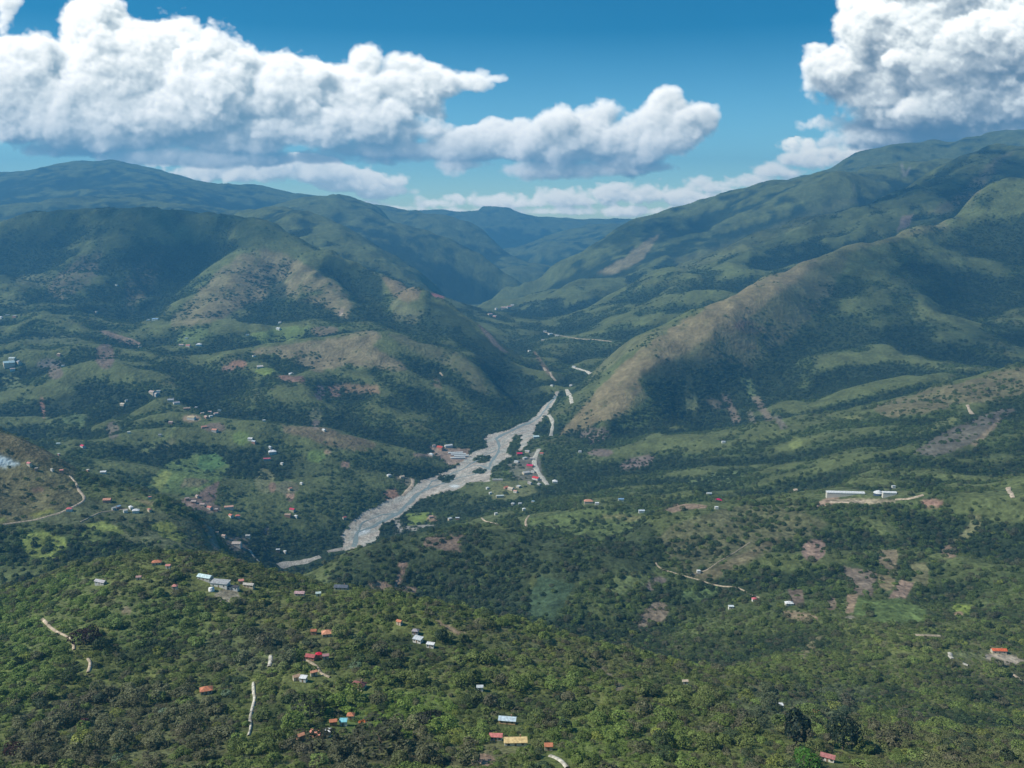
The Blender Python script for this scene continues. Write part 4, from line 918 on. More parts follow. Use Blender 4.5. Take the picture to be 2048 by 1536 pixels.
G_, S_2, H_, FL, AR = 'gable', 'shed', 'hip', 'flat', 'arch'
HOUSES = [
 # near hill
 (413,1386,24,H_,R_ORG,W_CRM,20,.75,"bright orange hipped roof alone among bushes left of the pale winding track",None),
 (314,1129,18,H_,R_ORG,W_CRM,15,.6,"salmon orange roof on the crest of the near hill, highest house at its left end",None),
 (411,1159,31,G_,(.62,.78,.80),W_GRY,-20,.45,"long pale blue-white metal roof topmost in the crest farmstead",'crest farmstead'),
 (441,1172,38,S_2,R_GRY,W_WHT,-12,.42,"wide light grey sheet roof in the middle of the crest farmstead",'crest farmstead'),
 (483,1167,10,G_,R_PNK,W_CRM,10,.8,"small pink roofed hut at the right end of the crest farmstead",'crest farmstead'),
 (466,1180,24,FL,(.09,.08,.08),W_WHT,-8,.4,"low open shed with a black roof below the grey farmstead roof",'crest farmstead'),
 (498,1175,22,G_,(.5,.47,.42),W_CRM,-12,.35,"thin beige roof just right of the crest farmstead's pink hut",'crest farmstead'),
 (202,1169,25,G_,(.46,.44,.46),W_GRY,-22,.38,"long narrow grey roof standing alone on the upper left of the near hill",None),
 (350,1178,9,H_,R_PNK,W_CRM,0,.9,"small round-looking pink roof left of and below the crest farmstead",None),
 (278,1160,9,G_,(.5,.3,.27),W_CRM,10,.7,"tiny dull pink roof half way between the long grey roof and the crest farmstead",None),
 (337,1137,8,G_,R_PNK,W_WHT,0,.8,"tiny pinkish hut beside the salmon orange roof on the hill crest",None),
 (600,1192,20,G_,(.50,.33,.34),W_CRM,-5,.5,"mauve pink roof near the crest, left of the small pale roof",None),
 (637,1192,10,G_,(.55,.66,.62),W_WHT,10,.7,"small pale green-white roof near the crest between the mauve and slate roofs",None),
 (683,1179,28,G_,R_SLT,W_GRY,-5,.45,"wide dark slate blue roof low on the crest of the near hill",None),
 (655,1272,22,H_,R_PCH,W_CRM,15,.75,"peach coloured hipped roof among trees on the upper slope",None),
 (628,1268,9,G_,(.45,.17,.09),W_BRK,0,.8,"tiny rust orange roof immediately left of the peach roof",None),
 (799,1249,11,G_,R_ORG,W_CRM,-30,.7,"small orange roof highest of the little group on the right of the near slope",None),
 (831,1268,13,H_,(.38,.34,.36),W_GRY,-10,.8,"small dark grey roof directly above the white frame shed",None),
 (836,1284,19,S_2,R_ZNC,W_WHT,-25,.6,"white and grey metal shed below the small dark grey roof",None),
 (861,1295,16,S_2,R_WHT,W_WHT,-15,.45,"small bright white shed lowest and rightmost of the little group on the slope",None),
 (622,1319,20,G_,(.42,.10,.10),W_BRK,-15,.6,"dull dark red roof left of the bright red one above the curved track",'red roofed compound'),
 (638,1315,11,H_,(.72,.03,.06),W_BRK,20,.8,"vivid scarlet roof in the middle of the red roofed compound",'red roofed compound'),
 (652,1318,12,G_,(.45,.24,.25),W_CRM,10,.7,"faded pink-grey roof at the right end of the red roofed compound",'red roofed compound'),
 (593,1360,14,G_,(.55,.36,.24),W_CRM,30,.7,"tan roof left of the white shed below the curved track",None),
 (607,1363,14,S_2,R_WHT,W_WHT,-10,.7,"small white roofed shed between the tan roof and the orange strip roof",None),
 (628,1352,14,S_2,(.6,.28,.17),W_CRM,28,.35,"narrow orange strip roof beside the lower bend of the curved track",None),
 (717,1377,28,H_,R_MAR,W_CRM,-15,.8,"large maroon brown pyramid roof in the middle of the near slope",None),
 (702,1438,10,H_,R_ORG,W_CRM,0,.9,"small orange roof standing above the cyan roof",None),
 (725,1453,17,G_,(.78,.22,.06),W_CRM,25,.6,"vivid orange slanting roof right of the cyan roof",None),
 (667,1451,8,G_,R_ORG,W_BRK,10,.7,"tiny orange roof left of the cyan roof",None),
 (687,1451,11,S_2,(.25,.62,.70),W_WHT,0,.7,"small cyan metal roof between orange roofs low on the near slope",None),
 (601,1480,15,G_,R_PCH,W_BRK,35,.6,"salmon roof at the left end, lower than the long salmon roof beside it",None),
 (634,1474,26,G_,(.68,.25,.16),W_BRK,-22,.5,"long salmon orange roof low on the left of the near slope",None),
 (654,1472,8,S_2,R_WHT,W_WHT,0,.8,"tiny white shed at the right tip of the long salmon roof",None),
 (1015,1447,36,G_,(.55,.68,.76),(.66,.45,.24),-8,.45,"pale blue-grey metal roof over orange-cream walls above the yellow house",'lowest houses'),
 (992,1480,26,G_,(.62,.22,.20),W_WHT,-4,.5,"pink-red roof with white streaks beside the yellow roofed house",'lowest houses'),
 (1031,1490,48,G_,R_YEL,W_WHT,2,.42,"bright yellow roofed house with white walls at the foot of the picture",'lowest houses'),
 (1097,1500,8,G_,R_ORG,W_CRM,0,.8,"tiny orange roof at the upper end of the pale track right of the yellow house",None),
 (1655,1522,28,G_,(.42,.17,.16),W_WHT,-28,.5,"red-brown roof with pale walls right of the bright green tree",None),
 (1630,1431,14,S_2,(.6,.2,.08),W_CRM,-5,.4,"narrow rust orange roof right of the tall dark tree",None),
 (1560,1417,8,FL,R_WHT,W_WHT,0,.9,"tiny white water tank house up left of the tall dark tree",None),
 (1370,1369,10,G_,(.62,.5,.38),W_WHT,0,.6,"small cream roof alone on the right shoulder of the near hill",None),
 (960,1381,7,G_,R_ZNC,W_WHT,0,.7,"tiny silver roof in the bushes at the middle of the near slope",None),
 # right-hand hillsides
 (1997,1306,30,G_,(.78,.17,.07),W_CRM,-4,.35,"long vivid orange-red roof beside a pale yard at the right edge",None),
 (1578,1210,16,H_,R_WHT,W_WHT,0,.7,"bright white roof below the purplish tilled plot",None),
 (1509,1202,10,H_,(.66,.16,.18),W_WHT,0,.9,"small pink-red roof at the end of the thin hillside track",None),
 (1462,1217,11,FL,(.74,.80,.82),W_WHT,0,.7,"small blue-white roof alone below the thin hillside track",None),
 (1397,1146,7,FL,R_WHT,W_WHT,0,.9,"tiny white hut above the thin hillside track",None),
 (1437,1004,12,H_,(.62,.02,.12),W_WHT,0,.9,"crimson roof on the bench above the olive slope",None),
 (1433,1018,7,FL,R_WHT,W_WHT,0,.8,"tiny white hut just under the crimson roof",None),
 (1418,991,10,G_,(.5,.55,.55),W_WHT,0,.6,"pale grey roof on the rise behind the crimson roof",None),
 (1283,1025,12,G_,(.60,.68,.76),W_WHT,0,.5,"pale blue-white shed at the right end of the green bowl",None),
 (1242,1002,11,G_,(.25,.42,.62),W_WHT,0,.5,"small blue roof behind the green bowl",None),
 (1177,1007,18,H_,(.66,.33,.22),W_CRM,0,.6,"salmon roof with an earth drive, left on the bench behind the green bowl",None),
 (1194,1010,8,FL,R_WHT,W_WHT,0,.8,"tiny white hut right of the salmon roof on the bench",None),
 (1110,965,10,H_,(.85,.85,.84),W_WHT,0,.95,"brilliant white hut right of the lower end of the valley road",None),
 (1160,905,6,FL,R_WHT,W_WHT,0,.9,"tiny white hut on the slope above the valley road",None),
 (1787,976,7,FL,R_ZNC,W_WHT,0,.7,"tiny pale hut behind and right of the domed pavilion",None),
 (1447,886,7,FL,R_ZNC,W_WHT,0,.9,"tiny pale hut high on the right-hand ridge",None),
]
for h_ in HOUSES:
    *args, lab, grp = h_
    house(*args, lab, grp)

def far_house(px, py, w, kind, rc, label, group=None, yaw=None, ratio=.7, wc=None):
    hsh = (px * 7919 + py * 104729) % 1000
    if yaw is None: yaw = (hsh % 90) - 45
    if wc is None: wc = W_WHT if min(rc) > .75 else (W_CRM, W_BRK, W_GRY, W_CRM, W_WHT)[hsh % 5]
    return house(px, py, w, kind, rc, wc, yaw, ratio, label, group)
FARH = [
 (545,907,15,H_,(.88,.88,.87),"large brilliant white building on the spur left of the river",None,20), (534,921,14,G_,(.55,.12,.17),"crimson strip roof just below the brilliant white building",None,10,.4), (541,897,7,G_,R_ZNC,"pale hut just above the brilliant white building",None), (564,929,6,FL,R_WHT,"tiny white hut right of the crimson strip roof",None),
 (398,691,11,H_,(.85,.85,.84),"brilliant white house under the brown hump, nearest the green fields",None), (377,693,9,G_,R_PNK,"pale pink roof left of the brilliant white house under the hump",None), (583,750,10,H_,(.85,.85,.84),"brilliant white house beside a reddish tilled plot on the left hillside",None),
 (262,1018,9,H_,(.88,.88,.88),"brilliant white round-looking hut on the left grassy hill, upper of two",'bright roofs of the left hill'), (272,1025,13,H_,(.88,.88,.88),"biggest brilliant white roof on the left grassy hill",'bright roofs of the left hill',15), (251,1025,8,G_,(.66,.62,.55),"cream roof left of the biggest white roof on the grassy hill",'bright roofs of the left hill'),
 (237,1017,8,G_,(.36,.52,.68),"small blue roof on the left grassy hill",'bright roofs of the left hill',60), (228,1020,8,G_,(.50,.50,.46),"grey roof left of the small blue roof on the grassy hill",'bright roofs of the left hill',50), (215,1004,15,G_,(.62,.30,.20),"orange-brown roof above the blue one on the grassy hill",'bright roofs of the left hill'),
 (299,1023,8,H_,(.55,.24,.16),"rust orange roof right of the white roofs on the grassy hill",'bright roofs of the left hill'), (300,998,6,FL,R_PNK,"tiny pinkish hut high on the right of the grassy hill",None), (139,1022,11,H_,(.70,.17,.18),"coral red roof below the bend of the dirt road",None),
 (59,931,9,G_,(.66,.24,.24),"pink-red roof on the skyline of the grassy hill",None), (73,941,6,FL,(.66,.6,.5),"cream hut on the grassy hill, first right of the pink-red roof",None), (104,942,5,FL,(.66,.6,.5),"tall cream hut on the grassy hill, second right of the pink-red roof",None), (124,945,7,G_,R_PNK,"pink roof on the grassy hill above the start of the dirt road",None),
 (166,895,10,G_,(.70,.06,.12),"scarlet roof in the side valley behind the grassy hill",None), (117,890,7,G_,(.5,.62,.62),"pale teal roof left of the scarlet roof in the side valley",None), (118,911,5,FL,R_ZNC,"tiny pale hut below the pale teal roof in the side valley",None), (176,943,6,FL,(.76,.72,.62),"cream tower-like hut in the side valley",None), (207,947,11,G_,R_WHT,"white roof right of the cream tower-like hut",None),
 (18,729,20,G_,(.48,.66,.70),"long pale cyan roof at the far left hamlet",'far left hamlet'), (25,720,12,G_,(.62,.70,.68),"whitish roof behind the long pale cyan roof",'far left hamlet'), (38,727,10,G_,(.40,.42,.44),"grey roof right of the long pale cyan roof",'far left hamlet'), (25,741,9,G_,(.45,.36,.32),"brown roof below the long pale cyan roof",'far left hamlet'),
 (118,711,7,H_,(.75,.58,.42),"cream house up on the left hillside with a brown plot below",None), (126,733,6,FL,R_WHT,"tiny white hut right below the cream house on the left hillside",None), (2,637,7,H_,R_WHT,"white hut at the left edge under the dark dome",None), (15,632,8,FL,R_ZNC,"pale roof right of the white hut at the left edge",None), (30,634,8,FL,R_ZNC,"faint pale roof, second right of the white hut at the left edge",None),
 (193,625,5,FL,R_ZNC,"tiny pale hut on the lower slope of the dark dome",None), (233,571,5,FL,R_WHT,"tiny white hut half way up the dark dome's left spur",None), (297,641,6,FL,R_WHT,"tiny white hut beside the blue strip roof at the hump's foot",None), (311,640,12,G_,(.32,.50,.72),"blue strip roof at the foot of the hump's left spur",None,0,.4),
 (373,678,6,FL,R_ZNC,"pale hut in the fields left above the brilliant white house",None), (363,692,9,G_,(.66,.5,.45),"beige strip roof at the left of the brilliant white house under the hump",None,0,.5), (280,695,6,FL,(.6,.52,.4),"tan hut at the end of the earth road",None),
 (557,659,8,G_,R_WHT,"white roof in the upper green fields, lower of two",None), (560,646,6,FL,R_WHT,"white hut above the green fields, upper of two",None), (495,671,6,FL,R_ZNC,"tiny pale hut at the left end of the upper green fields",None), (508,713,6,FL,(.66,.55,.45),"beige hut above the reddish tilled plots",None), (520,735,12,G_,(.66,.60,.55),"beige roof left above the brilliant white house by the tilled plot",None),
 (383,838,16,G_,(.62,.50,.30),"long sand coloured roof at the left of the spur village",'spur village',-10,.5), (405,829,7,FL,(.72,.66,.58),"cream house leftmost in the spur village",'spur village'), (413,836,9,G_,(.60,.42,.34),"tan roof in the lower row of the spur village",'spur village'), (422,834,7,FL,(.74,.70,.66),"whitish house in the middle of the spur village",'spur village'),
 (420,826,7,G_,(.60,.44,.38),"pinkish roof in the upper row of the spur village",'spur village'), (432,829,8,G_,(.64,.46,.38),"pale pink roof at the right of the spur village's upper row",'spur village'), (439,823,6,FL,(.42,.55,.62),"blue-grey hut at the top right of the spur village",'spur village'),
 (408,856,10,G_,(.60,.28,.20),"rust roof below the spur village, left of two",'spur village'), (430,863,11,G_,(.66,.30,.20),"orange roof below the spur village, right of two",'spur village'), (374,820,13,G_,(.50,.36,.28),"brown strip roof above the long sand coloured roof",'spur village',20,.4), (392,817,6,FL,R_ZNC,"pale hut above the spur village",'spur village'),
 (342,803,12,G_,(.42,.44,.47),"grey roof between the upper cluster and the spur village, left of two",None), (353,808,12,G_,(.38,.37,.40),"dark grey roof between the upper cluster and the spur village, right of two",None), (305,787,12,G_,(.60,.46,.40),"pinkish roof in the upper cluster of the left spur",'upper cluster'), (317,784,8,FL,(.70,.68,.62),"whitish hut in the upper cluster of the left spur",'upper cluster'), (312,791,10,G_,(.62,.55,.50),"beige roof lowest in the upper cluster of the left spur",'upper cluster'),
 (246,811,10,G_,(.68,.58,.44),"sand coloured roof alone left of the upper cluster",None), (253,803,5,FL,R_ZNC,"tiny pale hut above the sand coloured roof",None), (342,847,8,G_,(.55,.40,.36),"brown-pink roof below left of the long sand coloured roof",None), (258,867,6,FL,R_WHT,"tiny white hut in a field left below the spur village",None), (320,872,6,FL,R_ZNC,"tiny pale hut on the green ribbon field",None),
 (501,880,9,G_,R_WHT,"white roof right of the spur village above the brilliant white building",None), (508,886,8,G_,R_ZNC,"grey-white roof just right below the white roof right of the spur village",None), (528,843,6,FL,R_WHT,"tiny white hut on the brown spur crest, left end",None), (648,862,7,G_,R_WHT,"white hut on the brown spur crest, right end",None),
 (585,1022,11,G_,(.62,.05,.10),"red roof low on the wooded slope left of the river",None), (592,1035,7,H_,(.84,.85,.84),"white hut just below the red roof on the wooded slope",None), (576,1033,12,G_,(.42,.30,.22),"brown roof left of the white hut on the wooded slope",None), (603,969,6,H_,(.82,.83,.82),"tiny white hut beside the pink earth scar",None), (580,980,8,G_,(.72,.34,.22),"orange roof on the pink earth scar",None,60), (689,1038,7,G_,(.50,.15,.14),"dull red roof close to the river's left bank",None), (778,953,8,H_,(.82,.83,.82),"white hut at the start of the bank road",None), (804,956,9,G_,(.6,.5,.38),"tan roof right of the white hut on the bank road",None),
 (420,1018,11,G_,(.68,.26,.20),"coral roof in the side valley settlement",'side valley settlement'), (458,1018,18,G_,(.66,.38,.28),"long salmon roof at the right end of the side valley settlement",'side valley settlement',15,.4), (405,1012,10,G_,(.50,.38,.34),"brown-pink roof left of the coral roof",'side valley settlement'), (388,1006,10,G_,(.52,.42,.38),"beige-brown roof at the left of the side valley settlement",'side valley settlement'),
 (374,1000,8,G_,(.48,.38,.35),"dull brown roof leftmost in the side valley settlement",'side valley settlement'), (432,1022,8,FL,(.60,.50,.45),"beige hut right of the coral roof",'side valley settlement'), (395,995,8,G_,(.50,.36,.32),"reddish brown roof highest in the side valley settlement",'side valley settlement'), (462,1034,9,G_,(.70,.24,.15),"orange roof, left of a pair under the long salmon roof",None), (476,1035,9,H_,(.70,.22,.16),"orange roof, right of a pair under the long salmon roof",None),
 (474,1092,18,G_,(.50,.43,.38),"large beige-grey roof by the stream at the hill's foot",None), (496,1075,9,G_,(.46,.46,.44),"grey roof right above the large beige-grey roof",None), (434,1068,6,FL,(.66,.52,.42),"cream hut at the earth scar left of the stream",None), (448,1075,8,G_,(.58,.42,.34),"tan roof between the earth scar and the stream",None), (556,1103,8,FL,R_ZNC,"pale hut among the trees above the river bend",None), (570,1106,6,FL,R_WHT,"tiny white hut among the trees above the river bend",None),
 # by the river
 (881,898,13,G_,(.62,.10,.06),"red-orange roof at the quarry yard on the river's left bank",'quarry yard'), (897,894,16,G_,(.72,.74,.72),"long whitish roof right of the red-orange one at the quarry yard",'quarry yard',25,.4), (862,911,9,H_,(.82,.82,.80),"white house left of the quarry yard",None), (868,893,6,FL,(.55,.4,.34),"brown hut at the top of the quarry yard",'quarry yard'),
 (1039,910,11,G_,(.70,.03,.10),"scarlet roof furthest up in the riverside village",'riverside village'), (1060,934,13,G_,(.68,.03,.12),"crimson roof in the middle of the riverside village",'riverside village'), (1072,959,14,G_,(.72,.06,.06),"bright red roof lowest in the riverside village",'riverside village'), (1083,909,7,G_,(.68,.22,.16),"orange-red roof right of the valley road",'riverside village'),
 (1072,876,12,G_,(.55,.70,.70),"pale teal roof at the upper end of the riverside village",'riverside village'), (1055,905,9,G_,(.52,.50,.48),"grey roof between the scarlet roof and the valley road",'riverside village'), (1050,918,9,FL,(.62,.60,.55),"beige block left of the valley road, above the crimson roof",'riverside village'), (1064,919,8,G_,(.55,.50,.44),"tan roof touching the valley road above the crimson roof",'riverside village'),
 (1052,948,14,G_,(.58,.56,.52),"long pale grey roof beside the football field",'riverside village'), (1066,945,8,FL,(.66,.62,.56),"cream block between the crimson and bright red roofs",'riverside village'), (1060,968,9,G_,(.48,.42,.38),"brown-grey roof just below the bright red roof",'riverside village'), (1078,970,7,FL,(.66,.64,.60),"whitish hut at the foot of the valley road",'riverside village'), (1033,925,9,FL,R_WHT,"white block at the top corner of the football field",'riverside village'),
 (1012,977,9,G_,(.68,.24,.14),"orange roof inside the holiday park by the river",'holiday park'), (1022,980,12,G_,(.66,.55,.42),"sand coloured roof beside the orange roof in the holiday park",'holiday park'), (1037,975,10,FL,(.74,.72,.66),"cream pavilion at the right of the holiday park",'holiday park',60), (995,962,22,FL,(.60,.58,.54),"long pale terrace along the top of the holiday park",'holiday park',0,.2), (1000,995,16,FL,(.58,.64,.62),"pale pool building at the bottom of the holiday park",'holiday park',10,.4),
 (975,978,6,FL,R_WHT,"tiny white hut at the left corner of the holiday park",'holiday park'), (981,988,6,FL,R_WHT,"tiny white hut below the left corner of the holiday park",'holiday park'), (1031,985,8,G_,(.66,.4,.3),"pink roof at the lower right of the holiday park",'holiday park'), (1040,1010,7,FL,R_WHT,"white hut below the holiday park, left of three",None), (1026,1010,7,FL,R_ZNC,"pale hut below the holiday park, middle of three",None), (1066,1006,6,FL,(.4,.58,.7),"pale blue hut below the holiday park, right of three",None),
 (1048,1021,6,H_,(.82,.83,.82),"tiny bright white hut above the short curved dirt track",None), (992,1030,6,FL,R_WHT,"tiny white hut on the slope above the left dirt track",None), (900,1040,8,FL,R_ZNC,"pale shed on the river plain, left of two",None), (915,1039,8,FL,R_ZNC,"pale shed on the river plain, right of two",None), (862,1036,8,G_,(.6,.38,.3),"pinkish roof on the river plain by the bright green patch",None),
 # far up the valley
 (1008,617,12,G_,(.66,.48,.40),"pinkish strip roof in the far hamlet, lower row",'far valley hamlet',0,.5), (1025,611,7,FL,R_WHT,"white house in the far hamlet, right end",'far valley hamlet'), (993,618,6,FL,R_ZNC,"pale hut in the far hamlet, left end",'far valley hamlet'), (1018,615,8,G_,(.64,.36,.28),"orange roof in the far hamlet's middle",'far valley hamlet'),
 (980,630,9,G_,(.50,.36,.36),"mauve roof in the cluster below the far hamlet, left",'mauve roof cluster'), (990,634,8,G_,(.52,.40,.40),"dull pink roof in the cluster below the far hamlet, right",'mauve roof cluster'), (1090,664,7,FL,R_WHT,"white hut at the left end of the thin far road",None), (1101,669,9,FL,R_WHT,"white house on the thin far road, second from its left end",None), (1114,672,7,FL,R_ZNC,"pale hut on the thin far road, third from its left end",None), (1086,681,6,FL,R_ZNC,"pale hut just below the thin far road",None),
 (1148,735,7,FL,R_WHT,"white hut at the left end of the gorge road",None), (1142,772,6,FL,R_WHT,"tiny white hut above the pale road bend in the gorge",None), (1104,772,6,FL,R_ZNC,"tiny pale hut on the gorge's left bank",None), (1059,703,6,FL,R_WHT,"tiny white hut at the top of the gorge cutting",None)]
for f_ in FARH: far_house(*f_)

# the long white barns and the domed pavilion on the right-hand bench
def special(px, py): x, y = hit(px, py); return x, y
house(1690,991,76,AR,R_WHT,(.62,.58,.50),-5,.13,"very long white barn with a curved roof on the right-hand bench",'white barns','barn','barn')
house(1778,992,27,AR,R_WHT,(.62,.58,.50),-4,.3,"short white barn right of the domed pavilion",'white barns','barn','barn')
x, y = hit(1757, 990); z = zat(x, y) + .4
e = tag(empty('pavilion', (x, y, z), 0), "white domed pavilion with dark blue walls between the two white barns", 'pavilion')
m_ = MB(); m_.cyl(0, 0, -3, 3.6, 8.3, 8.3, 14); m_.build('wall', paint((.06, .09, .14), .4), e)
m_ = MB(); m_.cyl(0, 0, 3.61, 5.4, 9.2, 7.4, 14); m_.cyl(0, 0, 5.41, 7.2, 7.0, 3.6, 14); m_.cyl(0, 0, 7.21, 8.0, 3.4, .8, 14); m_.build('roof', paint(R_WHT, .5, 'sheet_metal'), e, True)
clear_line(np.array([[x, y]]), 13, 14)
# long white growing tunnels in the quarry yard
for k, (px, py) in enumerate(((911,908),(917,911),(923,914),(916,918))):
    house(px, py, 30, AR, (.74,.76,.74), (.6,.6,.56), 8, .14, ["topmost of four parallel white growing tunnels by the river","second from the top of four parallel white growing tunnels by the river","third from the top of four parallel white growing tunnels by the river","lowest of four parallel white growing tunnels by the river"][k], 'growing tunnels', 'greenhouse', 'greenhouse', wallh=1.6)
x, y = hit(423, 1182); z = zat(x, y) + .2
e = tag(empty('water_tank', (x, y, z), 0), "white round water tank at the lower left corner of the crest farmstead", 'water tank')
m_ = MB(); m_.cyl(0, 0, -2, 2.6, 2.5, 2.5, 18); m_.build('tank_body', paint((.82, .82, .8), .4), e, True)
m_ = MB(); m_.cyl(0, 0, 2.61, 3.3, 2.6, .5, 18); m_.build('lid', paint((.84, .84, .82), .4), e, True)
clear_line(np.array([[x, y]]), 5, 9)
for L_, r_ in ROADS: clear_line(L_, r_, 4.0 if L_[:, 1].mean() < 1200 else 8.0)
print("houses", _t.time() - _t0)
# ---------------------------------------------------------------- ground meshes, cut along gullies and the river
cols = np.arange(NA)
acen = a1
def table(pairs):                                           # (px at the horizon, metres) -> per column
    p = np.array(pairs, float); return np.interp(acen, (p[:, 0] - 1024) / F_PX, p[:, 1])
b1 = table([(-400,1060),(300,1030),(600,1010),(900,960),(1150,900),(1350,840),(1500,760),(2100,730)])
b2 = table([(-400,2050),(0,2000),(350,1880),(520,1720),(620,1500),(900,1620),(1000,1780),(1100,1850),(1400,1760),(2400,1640)])
b3 = table([(-400,3950),(0,3900),(700,3550),(900,3200),(1000,3000),(1080,3500),(1200,2950),(1600,2850),(2400,2800)])
b4 = table([(-400,5700),(300,5600),(600,5200),(900,4600),(1060,4300),(1200,4000),(1500,4600),(2000,5400),(2400,5600)])
Ym = np.exp((q1[:-1] + q1[1:]) / 2)[None, :]
reg = np.zeros((NA - 1, NQ - 1), np.int8)
for k, b in enumerate((b1, b2, b3, b4)): reg[Ym >= b[:-1, None]] = k + 1
bedf = BEDM[:-1, :-1] & BEDM[1:, :-1] & BEDM[:-1, 1:] & BEDM[1:, 1:]
reg[bedf] = 5
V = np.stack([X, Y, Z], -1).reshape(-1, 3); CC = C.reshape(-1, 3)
I, J = np.meshgrid(np.arange(NA - 1), np.arange(NQ - 1), indexing='ij')
base = I * NQ + J
F4 = np.stack([base, base + NQ, base + NQ + 1, base + 1], -1)
for k, (nm, lump, bmp) in enumerate((("near_hillside", 3.2, .8), ("middle_hills", 7.0, 1.0), ("valley_hills", 11.0, 1.0), ("mountain_slopes", 14.0, .6), ("far_mountains", 26.0, .35), ("river_bed", 4.0, .5))):
    f = F4[reg == k]
    used, inv = np.unique(f, return_inverse=True)
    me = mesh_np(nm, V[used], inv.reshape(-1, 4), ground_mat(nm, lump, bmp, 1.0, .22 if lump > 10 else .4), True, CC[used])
    tag(link(nm, me), kind='structure')

# ---------------------------------------------------------------- trees: six crown shapes and a trunk
rs = np.random.RandomState(11)
def crown_mesh(name, seed, nl, leaves, leaf, shape, spread=1.0):
    """crown about 1 m wide and 'shape' high, standing on z = 0: leaf clusters over several lobes"""
    r = np.random.RandomState(seed); lob = []
    for k in range(nl):
        t = r.rand() * 6.283; d = math.sqrt(r.rand()) * .30 * spread
        z = shape * (.30 + .42 * r.rand()); s = (.20 + .10 * r.rand()) * (1.15 - .4 * abs(z / shape - .5))
        lob.append((d * math.cos(t), d * math.sin(t), z, s))
    lob.append((0, 0, shape * .5, .28))
    V = []; F = []; K_ = []
    lb = 0.8 + 0.4 * r.rand(len(lob))
    n = 0
    while n < leaves:
        k = r.randint(len(lob)); x, y, z, s = lob[k]
        v = r.randn(3); v /= np.linalg.norm(v)
        if v[2] < -.55: continue
        p = np.array([x, y, z]) + v * s * (.86 + .2 * r.rand()) * np.array([1, 1, min(shape, 1.2)])
        if any(np.linalg.norm(p - np.array(l[:3])) < l[3] * .8 for j, l in enumerate(lob) if j != k): continue
        nn = v + .75 * r.randn(3) * .6 + np.array([0, 0, .25]); nn /= np.linalg.norm(nn)
        u = np.cross(nn, r.randn(3)); u /= np.linalg.norm(u); w = np.cross(nn, u)
        a = leaf * (.7 + .6 * r.rand()); b = a * (.6 + .3 * r.rand())
        i = len(V)
        V += [p + u * a, p + w * b + nn * a * .2, p - u * a, p - w * b + nn * a * .15]
        F.append((i, i + 1, i + 2, i + 3)); K_ += [lb[k] * (.75 + .5 * r.rand())] * 4
        n += 1
    c = np.array(K_)[:, None] * np.ones((1, 3))
    me = mesh_np(name, np.array(V), F, M_LEAF, False, c, "leaf")
    return me

m = bpy.data.materials.new("leaves"); nt, N, Lk = nodes(m); M_LEAF = m
t1 = N("ShaderNodeAttribute"); t1.attribute_type = 'INSTANCER'; t1.attribute_name = "tint"
t2 = N("ShaderNodeAttribute"); t2.attribute_name = "leaf"
vm = N("ShaderNodeVectorMath"); vm.operation = 'MULTIPLY'; Lk(t1.outputs["Color"], vm.inputs[0]); Lk(t2.outputs["Color"], vm.inputs[1])
df = N("ShaderNodeBsdfDiffuse"); tr = N("ShaderNodeBsdfTranslucent"); gl = N("ShaderNodeBsdfGlossy"); gl.inputs["Roughness"].default_value = .5; gl.inputs["Color"].default_value = (.6, .65, .6, 1)
ms = N("ShaderNodeMixShader"); ms.inputs[0].default_value = .30; ms2 = N("ShaderNodeMixShader"); ms2.inputs[0].default_value = .02
Lk(vm.outputs[0], df.inputs[0]); Lk(vm.outputs[0], tr.inputs[0]); Lk(df.outputs[0], ms.inputs[1]); Lk(tr.outputs[0], ms.inputs[2])
Lk(ms.outputs[0], ms2.inputs[1]); Lk(gl.outputs[0], ms2.inputs[2]); o = N("ShaderNodeOutputMaterial"); Lk(ms2.outputs[0], o.inputs[0])
M_BARK = paint((.14, .11, .08), .95, 'bark')

def trunk_mesh():
    b = MB(); n = 7
    rings = [(0, 0, -.25, .045), (.005, 0, .0, .035), (.01, .008, .18, .026), (.0, .02, .36, .018)]
    for (x0, y0, z0, r0), (x1, y1, z1, r1) in zip(rings[:-1], rings[1:]):
        A = [(x0 + r0 * math.cos(t), y0 + r0 * math.sin(t), z0) for t in np.linspace(0, 6.283, n, endpoint=False)]
        B = [(x1 + r1 * math.cos(t), y1 + r1 * math.sin(t), z1) for t in np.linspace(0, 6.283, n, endpoint=False)]
        b.face_solid(A, B)
    for dx, dy, dz in ((.2, .05, .55), (-.17, .1, .5), (.02, -.2, .52), (-.05, .06, .7)):
        r0, r1 = .015, .005
        A = [(.0 + r0 * math.cos(t), .015 + r0 * math.sin(t), .28) for t in np.linspace(0, 6.283, 5, endpoint=False)]
        B = [(dx + r1 * math.cos(t), dy + r1 * math.sin(t), dz) for t in np.linspace(0, 6.283, 5, endpoint=False)]
        b.face_solid(A, B)
    me = bpy.data.meshes.new("trunk"); me.from_pydata(b.v, [], b.f); me.materials.append(M_BARK); return me
TRUNK = trunk_mesh()
CR = [crown_mesh("crown", 1, 8, 480, .055, .85), crown_mesh("crown", 2, 9, 520, .050, .62, 1.15), crown_mesh("crown", 3, 6, 420, .060, 1.05, .8),
      crown_mesh("crown", 4, 11, 560, .048, .75, 1.2), crown_mesh("crown", 5, 5, 360, .065, .55, 1.1), crown_mesh("crown", 6, 10, 520, .052, .95, .95)]
CRF = [crown_mesh("crown_far", 21 + k, 6, 130, .10, h) for k, h in enumerate((.8, .6, .95, .7))]

